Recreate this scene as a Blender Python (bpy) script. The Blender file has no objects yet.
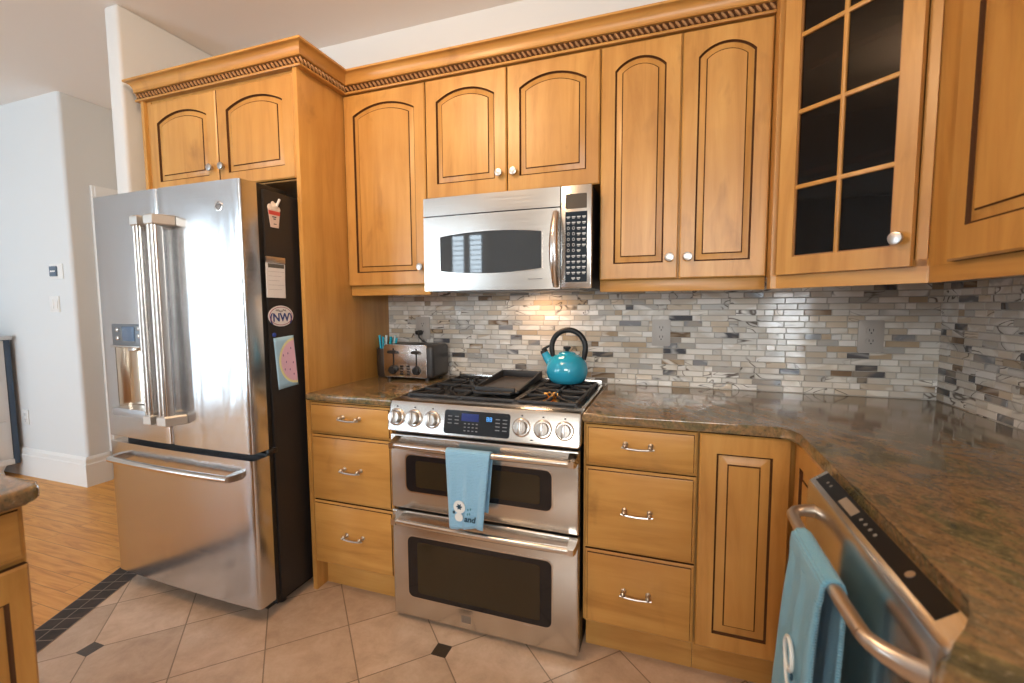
import bpy, bmesh, math, random
from mathutils import Vector, Matrix
rnd = random.Random(7)
SC = bpy.context.scene
COL = SC.collection

# ------------------------------------------------------------------ camera
cd = bpy.data.cameras.new('camera'); cam = bpy.data.objects.new('camera', cd); COL.objects.link(cam)
_yaw, _pitch, _roll, _f = 0.3338, -0.0781, -0.0057, 452.122
_cy, _sy, _cp, _sp = math.cos(_yaw), math.sin(_yaw), math.cos(_pitch), math.sin(_pitch)
_F = Vector((-_sy*_cp, _cy*_cp, _sp)); _R0 = Vector((_cy, _sy, 0)); _U0 = _R0.cross(_F)
_R = _R0*math.cos(_roll) + _U0*math.sin(_roll); _U = _U0*math.cos(_roll) - _R0*math.sin(_roll)
CAM = Vector((1.0454, -2.1682, 1.2746))
cam.matrix_world = Matrix(((_R.x, _U.x, -_F.x, CAM.x), (_R.y, _U.y, -_F.y, CAM.y), (_R.z, _U.z, -_F.z, CAM.z), (0, 0, 0, 1)))
cd.sensor_width = 36; cd.lens = _f/1024*36; cd.clip_start = 0.02
SC.camera = cam
cd.dof.use_dof = True; cd.dof.focus_distance = 2.05; cd.dof.aperture_fstop = 2.8

# ------------------------------------------------------------------ world, lamps, exposure
SC.view_settings.view_transform = 'Standard'; SC.view_settings.look = 'None'
SC.view_settings.gamma = 1; SC.view_settings.use_curve_mapping = False
SC.view_settings.exposure = 0.03
SC.cycles.max_bounces = 10; SC.cycles.diffuse_bounces = 5; SC.cycles.glossy_bounces = 5
SC.cycles.transparent_max_bounces = 8; SC.cycles.sample_clamp_indirect = 6
SC.cycles.use_denoising = True
W = bpy.data.worlds.new('sky'); SC.world = W; W.use_nodes = True
_bg = W.node_tree.nodes['Background']; _bg.inputs[0].default_value = (0.80, 0.90, 1.0, 1); _bg.inputs[1].default_value = 1.6

def area(name, loc, direction, sx, sy, power, color, spread=180):
    l = bpy.data.lights.new(name, 'AREA'); l.shape = 'RECTANGLE'; l.size = sx; l.size_y = sy
    l.energy = power; l.color = color; l.spread = math.radians(spread)
    o = bpy.data.objects.new(name, l); COL.objects.link(o); o.location = loc
    o.rotation_euler = Vector(direction).to_track_quat('-Z', 'Y').to_euler(); return o
def downlight(name, x, y, power, r=0.09):
    l = bpy.data.lights.new(name, 'AREA'); l.shape = 'DISK'; l.size = 2*r; l.energy = power; l.color = (1.0, 0.72, 0.44)
    o = bpy.data.objects.new(name, l); COL.objects.link(o); o.location = (x, y, 2.725); return o
DAY = (0.74, 0.88, 1.0)
area('daylight_patio', (-3.35, -5.23, 1.25), (0, 1, 0), 1.5, 2.1, 80, DAY, 120)
area('daylight_side', (-4.33, -3.95, 1.22), (1, 0, 0), 1.0, 2.1, 40, DAY, 130)
area('added_rear_fill', (1.05, -5.23, 2.0), (0, 1, 0), 1.6, 0.85, 100, (1.0, 0.95, 0.88))  # unseen source behind the camera, added to brighten backsplash and cabinet fronts
area('daylight_rear_window', (-1.95, -5.23, 2.1), (0, 1, 0), 0.62, 0.7, 14, DAY)
area('daylight_nook_door', (2.72, -5.23, 1.2), (0, 1, 0), 0.55, 2.1, 80, (0.90, 0.95, 1.0))
def point_lamp(name, x, y, z, power, r=0.07, c=(1.0, 0.70, 0.42)):
    l = bpy.data.lights.new(name, 'POINT'); l.energy = power; l.color = c; l.shadow_soft_size = r
    o = bpy.data.objects.new(name, l); COL.objects.link(o); o.location = (x, y, z)
point_lamp('added_warm_fill', -0.05, -1.5, 2.47, 36, 0.11, (1.0, 0.66, 0.38))  # unseen warm lamp, added to brighten the ceiling and upper cabinets
point_lamp('hall_light', -2.2, 1.2, 2.3, 8)

# ------------------------------------------------------------------ materials
def mat(name, color, rough=0.5, metal=0.0, **kw):
    m = bpy.data.materials.new(name); m.use_nodes = True
    b = m.node_tree.nodes['Principled BSDF']
    b.inputs['Base Color'].default_value = (*color, 1); b.inputs['Roughness'].default_value = rough
    b.inputs['Metallic'].default_value = metal
    for k, v in kw.items(): b.inputs[k.replace('_', ' ')].default_value = v
    return m
class NT:
    def __init__(s, m): s.t = m.node_tree; s.n = s.t.nodes; s.b = s.n['Principled BSDF']
    def add(s, typ, **kw):
        nd = s.n.new(typ)
        for k, v in kw.items(): setattr(nd, k, v)
        return nd
    def link(s, a, b): s.t.links.new(a, b)
    def coords(s, scale=(1, 1, 1), rot=(0, 0, 0), jitter=True, kind='Object'):
        tc = s.add('ShaderNodeTexCoord'); mp = s.add('ShaderNodeMapping')
        mp.inputs['Scale'].default_value = scale; mp.inputs['Rotation'].default_value = rot
        if jitter:
            oi = s.add('ShaderNodeObjectInfo'); va = s.add('ShaderNodeVectorMath', operation='SCALE')
            va.inputs[0].default_value = (7.1, 5.3, 9.7); s.link(oi.outputs['Random'], va.inputs['Scale'])
            ad = s.add('ShaderNodeVectorMath', operation='ADD'); s.link(tc.outputs[kind], ad.inputs[0]); s.link(va.outputs[0], ad.inputs[1])
            s.link(ad.outputs[0], mp.inputs['Vector'])
        else: s.link(tc.outputs[kind], mp.inputs['Vector'])
        return mp.outputs[0]
    def noise(s, vec, scale, detail=4, rough=0.6, dist=0.0):
        n = s.add('ShaderNodeTexNoise'); n.inputs['Scale'].default_value = scale; n.inputs['Detail'].default_value = detail
        n.inputs['Roughness'].default_value = rough; n.inputs['Distortion'].default_value = dist
        s.link(vec, n.inputs['Vector']); return n.outputs[0]
    def ramp(s, fac, stops, interp='LINEAR'):
        r = s.add('ShaderNodeValToRGB'); cr = r.color_ramp; cr.interpolation = interp
        while len(cr.elements) < len(stops): cr.elements.new(0.5)
        for e, (p, c) in zip(cr.elements, stops): e.position = p; e.color = (*c, 1)
        s.link(fac, r.inputs[0]); return r.outputs[0]
    def mix(s, fac, a, b, mode='MIX'):
        m = s.add('ShaderNodeMix', data_type='RGBA', blend_type=mode)
        if isinstance(fac, (int, float)): m.inputs[0].default_value = fac
        else: s.link(fac, m.inputs[0])
        for i, v in ((6, a), (7, b)):
            if isinstance(v, tuple): m.inputs[i].default_value = (*v, 1)
            else: s.link(v, m.inputs[i])
        return m.outputs[2]
    def math(s, op, a, b=None, c=None):
        m = s.add('ShaderNodeMath', operation=op)
        for i, v in enumerate((a, b, c)):
            if v is None: continue
            if isinstance(v, (int, float)): m.inputs[i].default_value = v
            else: s.link(v, m.inputs[i])
        return m.outputs[0]
    def bump(s, h, strength=0.1, dist=0.01):
        b = s.add('ShaderNodeBump'); b.inputs['Strength'].default_value = strength; b.inputs['Distance'].default_value = dist
        s.link(h, b.inputs['Height']); s.link(b.outputs[0], s.b.inputs['Normal'])
    def color(s, c): s.link(c, s.b.inputs['Base Color'])

def make_wood(name, scale, base=((0.40, 0.185, 0.042), (0.54, 0.278, 0.072), (0.61, 0.338, 0.100))):
    m = mat(name, base[1], 0.33); t = NT(m); v = t.coords(scale)
    n = t.noise(v, 1.0, 6, 0.62, 0.6)
    big = t.noise(t.coords((1.1, 1.1, 1.1)), 2.2, 3, 0.5)
    c = t.ramp(n, [(0.28, base[0]), (0.5, base[1]), (0.72, base[2])])
    c = t.mix(t.ramp(big, [(0.42, (0, 0, 0)), (0.74, (0.6, 0.6, 0.6))]), c, (0.40, 0.185, 0.045))
    kn = t.noise(t.coords((6, 6, 3.2)), 1.0, 4, 0.55, 0.7)
    c = t.mix(t.ramp(kn, [(0.62, (0, 0, 0)), (0.78, (0.6, 0.6, 0.6))]), c, (0.25, 0.11, 0.03))
    t.color(c); t.bump(n, 0.03, 0.002); return m
WOOD_V = make_wood('maple_vertical_grain', (16, 16, 1.6))
WOOD_H = make_wood('maple_horizontal_grain', (1.8, 1.8, 18))
GLAZE = mat('dark_glaze', (0.070, 0.028, 0.010), 0.75, Specular_IOR_Level=0.15)
NICKEL = mat('brushed_nickel', (0.55, 0.52, 0.49), 0.30, 1.0)
def make_steel(name, color, rough, scale, wavy=0):
    m = mat(name, color, rough, 1.0); t = NT(m); n = t.noise(t.coords(scale, jitter=False), 1.0, 3, 0.6)
    r = t.math('MULTIPLY_ADD', n, 0.16, rough - 0.08); t.link(r, t.b.inputs['Roughness'])
    if wavy: t.bump(t.noise(t.coords((5, 5, 1.6), jitter=False), 1.0, 2, 0.4, 0.8), wavy, 0.01)
    return m
STEEL = make_steel('stainless_steel', (0.62, 0.60, 0.57), 0.24, (3, 3, 260))
STEEL_FR = make_steel('stainless_fridge', (0.62, 0.63, 0.65), 0.20, (3, 3, 260), 0.55)
STEEL_HANDLE = mat('polished_steel', (0.70, 0.66, 0.62), 0.2, 1.0)
BLACK = mat('black_plastic', (0.012, 0.012, 0.013), 0.4)
FRSIDE = mat('black_fridge_enamel', (0.016, 0.014, 0.014), 0.42)
BLACKGLASS = mat('black_glass', (0.010, 0.010, 0.012), 0.06)
IRON = mat('cast_iron', (0.022, 0.022, 0.024), 0.5)
GRIDDLE = mat('griddle_nonstick', (0.06, 0.05, 0.045), 0.35)
ENAMEL = mat('black_enamel', (0.012, 0.012, 0.013), 0.15); STRIPBLACK = mat('black_control_strip', (0.006, 0.006, 0.007), 0.3, Specular_IOR_Level=0.2)
BRASS = mat('brass_burner', (0.85, 0.42, 0.10), 0.35, 1.0)
TEAL = mat('teal_enamel', (0.030, 0.37, 0.56), 0.12); TEAL.node_tree.nodes['Principled BSDF'].inputs['Coat Weight'].default_value = 0.6
PAINT = mat('wall_paint', (0.68, 0.70, 0.71), 0.75)
CEIL = mat('ceiling_paint', (0.88, 0.84, 0.80), 0.85)
TRIMW = mat('white_trim_paint', (0.80, 0.80, 0.79), 0.4)
PLATE = mat('greige_plate', (0.44, 0.42, 0.40), 0.4)
WHITEP = mat('white_plastic', (0.78, 0.78, 0.77), 0.4)
INK = mat('dark_ink', (0.03, 0.03, 0.04), 0.6)
SCREEN = mat('grey_lcd', (0.10, 0.13, 0.16), 0.15)
MARK = mat('pale_key_print', (0.55, 0.58, 0.60), 0.4)
def emit(name, c, s):
    m = mat(name, (0, 0, 0), 0.2); b = m.node_tree.nodes['Principled BSDF']
    b.inputs['Emission Color'].default_value = (*c, 1); b.inputs['Emission Strength'].default_value = s; return m
BLUELCD = emit('blue_lcd', (0.01, 0.03, 0.22), 0.6); BLUEDIGIT = emit('blue_digits', (0.10, 0.42, 1.0), 1.6)

# cabinet glass, its dark tint standing in for the unlit interior
def glass(name, tint, gloss_rough=0.02, ior=1.5):
    m = bpy.data.materials.new(name); m.use_nodes = True; t = m.node_tree; t.nodes.clear()
    o = t.nodes.new('ShaderNodeOutputMaterial'); mx = t.nodes.new('ShaderNodeMixShader'); tr = t.nodes.new('ShaderNodeBsdfTransparent')
    gl = t.nodes.new('ShaderNodeBsdfGlossy'); fr = t.nodes.new('ShaderNodeFresnel'); fr.inputs[0].default_value = ior
    tr.inputs[0].default_value = (*tint, 1); gl.inputs['Roughness'].default_value = gloss_rough
    t.links.new(fr.outputs[0], mx.inputs[0]); t.links.new(tr.outputs[0], mx.inputs[1]); t.links.new(gl.outputs[0], mx.inputs[2]); t.links.new(mx.outputs[0], o.inputs[0]); return m
CABGLASS = glass('dark_tint_cabinet_glass', (0.30, 0.22, 0.16), 0.02, 1.38)
OVENGLASS = glass('oven_glass', (0.10, 0.08, 0.05), 0.03, 1.6)

def make_granite():
    m = mat('granite', (0.25, 0.19, 0.12), 0.10); t = NT(m)
    v = t.coords((1, 1, 1), (0, 0, 0.99), jitter=False)
    mp = t.add('ShaderNodeMapping'); mp.inputs['Scale'].default_value = (2.6, 5.0, 4.5); t.link(v, mp.inputs['Vector'])
    n1 = t.noise(mp.outputs[0], 1.1, 9, 0.74, 1.8)
    base = t.ramp(n1, [(0.30, (0.030, 0.026, 0.018)), (0.39, (0.090, 0.085, 0.045)), (0.46, (0.185, 0.150, 0.070)), (0.53, (0.32, 0.185, 0.085)), (0.59, (0.20, 0.145, 0.08)), (0.66, (0.120, 0.112, 0.066)), (0.76, (0.42, 0.33, 0.23))])
    n2 = t.noise(mp.outputs[0], 7.0, 7, 0.75, 0.8)
    base = t.mix(t.ramp(n2, [(0.45, (0, 0, 0)), (0.62, (0.62, 0.62, 0.62))]), base, (0.085, 0.075, 0.05))
    sp = t.noise(v, 120, 3, 0.75)
    base = t.mix(t.ramp(sp, [(0.36, (0.5, 0.5, 0.5)), (0.44, (0, 0, 0))]), base, (0.05, 0.042, 0.032))
    base = t.mix(t.ramp(sp, [(0.60, (0, 0, 0)), (0.72, (0.4, 0.4, 0.4))]), base, (0.55, 0.46, 0.34))
    t.color(base); m.node_tree.nodes['Principled BSDF'].inputs['Coat Weight'].default_value = 0.0
    m.node_tree.nodes['Principled BSDF'].inputs['Coat Roughness'].default_value = 0.04
    return m
GRANITE = make_granite()
def make_tilefloor():
    m = mat('floor_tile', (0.45, 0.32, 0.22), 0.32); t = NT(m)
    tc = t.add('ShaderNodeTexCoord'); sx = t.add('ShaderNodeSeparateXYZ'); t.link(tc.outputs['Object'], sx.inputs[0])
    P = 0.2955
    dx = t.math('ADD', sx.outputs[0], 0.146); dy = t.math('ADD', sx.outputs[1], 0.757)
    u = t.math('DIVIDE', t.math('ADD', dx, dy), P*math.sqrt(2)); v = t.math('DIVIDE', t.math('SUBTRACT', dx, dy), P*math.sqrt(2))
    def edge(a):   # distance to nearest integer
        return t.math('ABSOLUTE', t.math('SUBTRACT', a, t.math('ROUND', a)))
    gd = t.math('MINIMUM', edge(u), edge(v))
    grout = t.math('LESS_THAN', gd, 0.0075)
    # dark inserts where both indices are odd; u index and (-v) index
    hu = t.math('MULTIPLY', t.math('SUBTRACT', u, 1.0), 0.5); hv = t.math('MULTIPLY', t.math('SUBTRACT', v, 1.0), 0.5)
    du = t.math('MULTIPLY', t.math('SUBTRACT', hu, t.math('ROUND', hu)), 2*P); dv = t.math('MULTIPLY', t.math('SUBTRACT', hv, t.math('ROUND', hv)), 2*P)
    ddx = t.math('ABSOLUTE', t.math('ADD', du, dv)); ddy = t.math('ABSOLUTE', t.math('SUBTRACT', du, dv))
    dot = t.math('LESS_THAN', t.math('MAXIMUM', ddx, ddy), 0.030*1.414)
    iu = t.math('FLOOR', u); iv = t.math('FLOOR', v)
    cv = t.add('ShaderNodeCombineXYZ'); t.link(iu, cv.inputs[0]); t.link(iv, cv.inputs[1])
    wn = t.add('ShaderNodeTexWhiteNoise', noise_dimensions='3D'); t.link(cv.outputs[0], wn.inputs['Vector'])
    off = t.add('ShaderNodeVectorMath', operation='MULTIPLY_ADD'); t.link(wn.outputs['Color'], off.inputs[0]); off.inputs[1].default_value = (9, 9, 9); t.link(tc.outputs['Object'], off.inputs[2])
    n = t.noise(off.outputs[0], 9.0, 8, 0.7, 0.3)
    c = t.ramp(n, [(0.3, (0.42, 0.295, 0.205)), (0.5, (0.53, 0.385, 0.275)), (0.7, (0.62, 0.475, 0.36))])
    hs = t.add('ShaderNodeHueSaturation'); t.link(t.math('MULTIPLY_ADD', wn.outputs['Value'], 0.22, 0.9), hs.inputs['Value']); t.link(c, hs.inputs['Color'])
    c = t.mix(grout, hs.outputs[0], (0.22, 0.155, 0.10))
    c = t.mix(dot, c, (0.045, 0.03, 0.018))
    t.color(c); t.bump(t.math('SUBTRACT', 1.0, grout), 0.25, 0.002)
    return m
TILEFLOOR = make_tilefloor()
def make_woodfloor():
    m = mat('oak_floor', (0.5, 0.27, 0.1), 0.42); t = NT(m)
    tc = t.add('ShaderNodeTexCoord')
    br = t.add('ShaderNodeTexBrick'); br.inputs['Scale'].default_value = 1.0; br.inputs['Mortar Size'].default_value = 0.0012
    br.inputs['Brick Width'].default_value = 1.1; br.inputs['Row Height'].default_value = 0.083; br.offset = 0.37
    br.inputs['Color1'].default_value = (0, 0, 0, 1); br.inputs['Color2'].default_value = (1, 1, 1, 1); br.inputs['Mortar'].default_value = (0.5, 0.5, 0.5, 1)
    t.link(tc.outputs['Object'], br.inputs['Vector'])
    off = t.add('ShaderNodeVectorMath', operation='MULTIPLY_ADD'); t.link(br.outputs['Color'], off.inputs[0]); off.inputs[1].default_value = (5, 5, 5); t.link(tc.outputs['Object'], off.inputs[2])
    mp = t.add('ShaderNodeMapping'); mp.inputs['Scale'].default_value = (1.3, 13, 1); t.link(off.outputs[0], mp.inputs['Vector'])
    n = t.noise(mp.outputs[0], 2.0, 6, 0.6, 1.2)
    c = t.ramp(n, [(0.3, (0.46, 0.185, 0.030)), (0.5, (0.66, 0.30, 0.060)), (0.7, (0.76, 0.39, 0.10))])
    c = t.mix(t.math('MULTIPLY', br.outputs['Fac'], 0.7), c, (0.14, 0.06, 0.02)); t.color(c); return m
OAK = make_woodfloor()
def make_strip():
    m = mat('mosaic_strip', (0.05, 0.035, 0.03), 0.6); t = NT(m)
    tc = t.add('ShaderNodeTexCoord'); sx = t.add('ShaderNodeSeparateXYZ'); t.link(tc.outputs['Object'], sx.inputs[0])
    def edge(a, p):
        q = t.math('DIVIDE', a, p); return t.math('ABSOLUTE', t.math('SUBTRACT', q, t.math('ROUND', q)))
    g = t.math('LESS_THAN', t.math('MINIMUM', edge(sx.outputs[0], 0.0625), edge(sx.outputs[1], 0.0625)), 0.035)
    n = t.noise(tc.outputs['Object'], 14, 4)
    c = t.ramp(n, [(0.3, (0.012, 0.008, 0.007)), (0.7, (0.05, 0.032, 0.024))])
    t.color(t.mix(g, c, (0.22, 0.18, 0.14))); return m
STRIP = make_strip()
def make_mosaic():
    m = mat('glass_mosaic_tile', (0.5, 0.48, 0.44), 0.10); t = NT(m)
    at = t.add('ShaderNodeAttribute', attribute_name='tile_color')
    v = t.coords((1, 1, 1), jitter=False)
    sc = t.add('ShaderNodeVectorMath', operation='MULTIPLY_ADD'); t.link(at.outputs['Color'], sc.inputs[0]); sc.inputs[1].default_value = (3, 3, 3); t.link(v, sc.inputs[2])
    mp = t.add('ShaderNodeMapping'); mp.inputs['Scale'].default_value = (1, 1, 2.2); mp.inputs['Rotation'].default_value = (0, 0.6, 0); t.link(sc.outputs[0], mp.inputs['Vector'])
    n = t.noise(mp.outputs[0], 4.5, 1.5, 0.4, 1.6)
    n3 = t.noise(v, 4.0, 2)
    band = t.math('ABSOLUTE', t.math('SUBTRACT', n, 0.56))
    gate = t.ramp(n3, [(0.48, (0, 0, 0)), (0.56, (0.9, 0.9, 0.9))])
    c = t.mix(t.math('MULTIPLY', t.ramp(band, [(0.006, (1, 1, 1)), (0.022, (0, 0, 0))]), gate), at.outputs['Color'], (0.09, 0.07, 0.055))
    c = t.mix(t.ramp(n, [(0.40, (0.45, 0.45, 0.45)), (0.52, (0, 0, 0))]), c, (0.50, 0.42, 0.32))
    c = t.mix(t.ramp(n, [(0.60, (0, 0, 0)), (0.70, (0.7, 0.7, 0.7))]), c, (0.80, 0.79, 0.76))
    t.color(c); return m
MOSAIC = make_mosaic(); GROUT = mat('grout', (0.42, 0.40, 0.37), 0.8)
def make_terry(name, c):
    m = mat(name, c, 0.9); t = NT(m); v = t.coords((1, 1, 1), jitter=False)
    w = t.add('ShaderNodeTexWave', bands_direction='Z'); w.inputs['Scale'].default_value = 55; w.inputs['Distortion'].default_value = 1.5; t.link(v, w.inputs['Vector'])
    n = t.noise(v, 300, 2); h = t.math('ADD', t.math('MULTIPLY', w.outputs[1], 0.6), n); t.bump(h, 0.8, 0.004)
    b = t.b; b.inputs['Sheen Weight'].default_value = 0.3; return m
TERRY = make_terry('aqua_terry', (0.17, 0.44, 0.62)); COTTON = make_terry('pale_aqua_cotton', (0.28, 0.56, 0.80))
THREADW = mat('white_thread', (0.75, 0.78, 0.78), 0.8); THREADN = mat('navy_thread', (0.02, 0.07, 0.12), 0.8)

# ------------------------------------------------------------------ mesh building
class MB:
    def __init__(s): s.bm = bmesh.new()
    def _new(s, verts, mi, M):
        vs = set(verts)
        for v in vs:
            for f in v.link_faces: f.material_index = mi
        if M is not None: bmesh.ops.transform(s.bm, matrix=M, verts=list(vs))
    def box(s, x0, x1, y0, y1, z0, z1, bev=0.0, seg=2, mi=0, M=None):
        r = bmesh.ops.create_cube(s.bm, size=1.0); vs = r['verts']
        for v in vs: v.co = Vector(((x0+x1)/2 + v.co.x*(x1-x0), (y0+y1)/2 + v.co.y*(y1-y0), (z0+z1)/2 + v.co.z*(z1-z0)))
        if bev > 0:
            es = list({e for v in vs for e in v.link_edges})
            r = bmesh.ops.bevel(s.bm, geom=es, offset=bev, offset_type='OFFSET', segments=seg, profile=0.5, affect='EDGES')
            vs = r['verts']
        s._new(vs, mi, M); return s
    def face(s, pts, mi=0, M=None):
        vs = [s.bm.verts.new(Vector(p) if M is None else M @ Vector(p)) for p in pts]
        f = s.bm.faces.new(vs); f.material_index = mi; return f
    def loft(s, rings, mi=0, closed=True, caps=(True, True), M=None, mis=None):
        R = [[s.bm.verts.new(Vector(p) if M is None else M @ Vector(p)) for p in r] for r in rings]
        n = len(R[0])
        for k in range(len(R)-1):
            for i in range(n if closed else n-1):
                f = s.bm.faces.new((R[k][i], R[k][(i+1) % n], R[k+1][(i+1) % n], R[k+1][i])); f.material_index = mis[k] if mis else mi
        if closed and caps[0]: f = s.bm.faces.new(list(reversed(R[0]))); f.material_index = mis[0] if mis else mi
        if closed and caps[1]: f = s.bm.faces.new(R[-1]); f.material_index = mis[-1] if mis else mi
        return s
    def tube(s, pts, r, seg=10, mi=0, closed=False, flat=1.0, M=None, up=None):
        P = [Vector(p) for p in pts]; n = len(P); rings = []
        rr = r if isinstance(r, (list, tuple)) else [r]*n
        prev = None
        for i, p in enumerate(P):
            if closed: t = (P[(i+1) % n] - P[i-1]).normalized()
            else: t = (P[min(i+1, n-1)] - P[max(i-1, 0)]).normalized()
            if up is not None: a = Vector(up)
            elif prev is not None: a = prev
            else: a = Vector((0, 0, 1)) if abs(t.z) < 0.9 else Vector((1, 0, 0))
            a = (a - t*a.dot(t)).normalized(); b = t.cross(a); prev = a
            rings.append([p + a*math.cos(q)*rr[i] + b*math.sin(q)*rr[i]*flat for q in (2*math.pi*j/seg for j in range(seg))])
        if closed: rings.append(rings[0])
        s.loft(rings, mi, True, (not closed, not closed), M); return s
    def cyl(s, p0, p1, r, seg=20, mi=0, r2=None, M=None): return s.tube([p0, p1], [r, r if r2 is None else r2], seg, mi, M=M)
    def lathe(s, prof, origin=(0, 0, 0), seg=28, mi=0, axis='Z', M=None, mis=None):
        o = Vector(origin); rings = []
        for r, h in prof:
            ring = []
            for j in range(seg):
                q = 2*math.pi*j/seg; c, d = max(r, 1e-4)*math.cos(q), max(r, 1e-4)*math.sin(q)
                ring.append(o + (Vector((c, d, h)) if axis == 'Z' else Vector((h, c, d)) if axis == 'X' else Vector((d, h, c))))
            rings.append(ring)
        s.loft(rings, mi, M=M, mis=mis); return s
    def prism(s, poly, a, b, M=None, mi=0, bev=0.0, seg=2):
        # poly in local xy, extruded along local z from a to b
        v0 = [s.bm.verts.new((x, y, a)) for x, y in poly]; v1 = [s.bm.verts.new((x, y, b)) for x, y in poly]; n = len(poly); fs = []
        fs.append(s.bm.faces.new(list(reversed(v0)))); fs.append(s.bm.faces.new(v1))
        for i in range(n): fs.append(s.bm.faces.new((v0[i], v0[(i+1) % n], v1[(i+1) % n], v1[i])))
        vs = v0 + v1
        for f in fs: f.material_index = mi
        if bev > 0:
            es = list({e for f in fs[:2] for e in f.edges})
            r = bmesh.ops.bevel(s.bm, geom=es, offset=bev, offset_type='OFFSET', segments=seg, profile=0.5, affect='EDGES')
            vs = list({v for f in s.bm.faces for v in f.verts if v in set(r['verts'])} | {v for v in vs if v.is_valid})
            for v in vs:
                for f in v.link_faces: f.material_index = mi
        if M is not None: bmesh.ops.transform(s.bm, matrix=M, verts=list(set(vs)))
        return s
    def sphere(s, c, r, sx=1, sy=1, sz=1, seg=16, mi=0, R=None):
        q = bmesh.ops.create_uvsphere(s.bm, u_segments=seg, v_segments=max(6, seg//2), radius=r)
        M = Matrix.Translation(Vector(c)) @ (R if R is not None else Matrix()) @ Matrix.Diagonal((sx, sy, sz, 1))
        s._new(q['verts'], mi, M); return s
    def build(s, name, mats, parent=None, smooth=35):
        return link_mesh(name, s.bm, mats, parent, smooth)

ORIGIN = {}
def link_mesh(name, bm, mats, parent=None, smooth=35):
    bmesh.ops.recalc_face_normals(bm, faces=bm.faces)
    o = root_origin(parent)
    if o is not None: bmesh.ops.translate(bm, vec=-o, verts=bm.verts)
    me = bpy.data.meshes.new(name); bm.to_mesh(me); bm.free()
    for m in (mats if isinstance(mats, (list, tuple)) else [mats]): me.materials.append(m)
    if smooth:
        me.polygons.foreach_set('use_smooth', [True]*len(me.polygons)); me.set_sharp_from_angle(angle=math.radians(smooth))
    ob = bpy.data.objects.new(name, me); COL.objects.link(ob)
    if parent is not None: ob.parent = parent
    return ob
def root_origin(p):
    while p is not None and p.parent is not None: p = p.parent
    return None if p is None else Vector(p.location)
def thing(name, label, cat, loc, group=None):
    o = bpy.data.objects.new(name, None); COL.objects.link(o); o.location = loc; o.empty_display_size = 0.1
    return tag(o, label, cat, group)
def tag(o, label, cat, group=None):
    o['label'] = label; o['category'] = cat
    if group: o['group'] = group
    return o
def struct(ob): ob['kind'] = 'structure'; return ob
def solo(mb, name, mats, label, cat, loc, group=None, smooth=35):
    """a thing that is one mesh, with its origin at its own base"""
    bmesh.ops.translate(mb.bm, vec=-Vector(loc), verts=mb.bm.verts)
    o = mb.build(name, mats, None, smooth); o.location = loc; return tag(o, label, cat, group)
def copy_tree(o, parent=None):
    c = o.copy(); COL.objects.link(c)
    if parent is not None: c.parent = parent; c.matrix_parent_inverse = o.matrix_parent_inverse
    for ch in list(o.children): copy_tree(ch, c)
    return c
def frame(o, u, n):
    """local (u right, v up, w outward) -> world"""
    u = Vector(u).normalized(); n = Vector(n).normalized(); v = Vector((0, 0, 1)); o = Vector(o)
    return Matrix(((u.x, v.x, n.x, o.x), (u.y, v.y, n.y, o.y), (u.z, v.z, n.z, o.z), (0, 0, 0, 1)))
def text_mesh(name, s, size, M, m, parent, depth=0.0006, shear=0.0, bold=0.0):
    cu = bpy.data.curves.new(name, 'FONT'); cu.body = s; cu.size = size; cu.extrude = depth; cu.align_x = 'CENTER'; cu.align_y = 'CENTER'; cu.shear = shear; cu.offset = bold
    t = bpy.data.objects.new(name, cu); COL.objects.link(t); bpy.context.view_layer.update()
    me = bpy.data.meshes.new_from_object(t.evaluated_get(bpy.context.evaluated_depsgraph_get()))
    bpy.data.objects.remove(t); bm = bmesh.new(); bm.from_mesh(me); bpy.data.meshes.remove(me)
    bmesh.ops.transform(bm, matrix=M, verts=bm.verts)
    return link_mesh(name, bm, m, parent, 0)

# ------------------------------------------------------------------ cabinet joinery
def arch_ring(w0, w1, h0, h1, rise, d, narc=14):
    """opening contour inset by d; starts bottom-left, counter-clockwise"""
    cx = (w0+w1)/2; a = (w1-w0)/2
    if rise <= 0:
        sp = h1 - d; pts = [(cx - (a-d)*math.cos(math.pi*k/narc)*-1, sp) for k in range(narc+1)]
        pts = [(cx + (a-d)*(1-2*k/narc), sp) for k in range(narc+1)]
    else:
        R = (a*a + rise*rise)/(2*rise); cz = h1 - R; r = R - d; aa = a - d
        th = math.asin(aa/r); pts = [(cx + r*math.sin(th*(1-2*k/narc)), cz + r*math.cos(th*(1-2*k/narc))) for k in range(narc+1)]
    return [(w0+d, h0+d), (w1-d, h0+d)] + pts
def panel_door(M, w, h, name='door', parent=None, rise=0.045, stile=0.054, top=0.054, bot=0.062, mats=None, t=0.020, field=0.030, pw=None):
    """raised-panel door with its back on local w=0 and its face at w=t"""
    mb = MB(); x0, x1, z0, z1 = stile, w-stile, bot, h-top
    def ring(d): return arch_ring(x0, x1, z0, z1, rise, d)
    n = len(ring(0)); narc = n-3
    def outer(d):
        pts = [(d, d), (w-d, d)]; inner = ring(0)
        for k in range(narc+1):
            x = inner[2+k][0]
            if k == 0: x = w-d
            elif k == narc: x = d
            pts.append((x, h-d))
        return pts
    rings = [[(x, z, 0) for x, z in outer(0)], [(x, z, t-0.005) for x, z in outer(0)], [(x, z, t) for x, z in outer(0.005)],
             [(x, z, t) for x, z in ring(0)], [(x, z, t-0.006) for x, z in ring(0.003)], [(x, z, t-0.008) for x, z in ring(0.0062)],
             [(x, z, t-0.0035) for x, z in ring(field-0.004)], [(x, z, t-0.0005) for x, z in ring(field)]]
    mb.loft(rings, M=M, mis=[1, 0, 0, 1, 1, 0, 1, 0], caps=(True, False))
    # flat field
    f = mb.face([(x, z, t-0.0005) for x, z in ring(field)], 0, M)
    return mb.build(name, mats or [WOOD_V, GLAZE], parent, 30)
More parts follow.
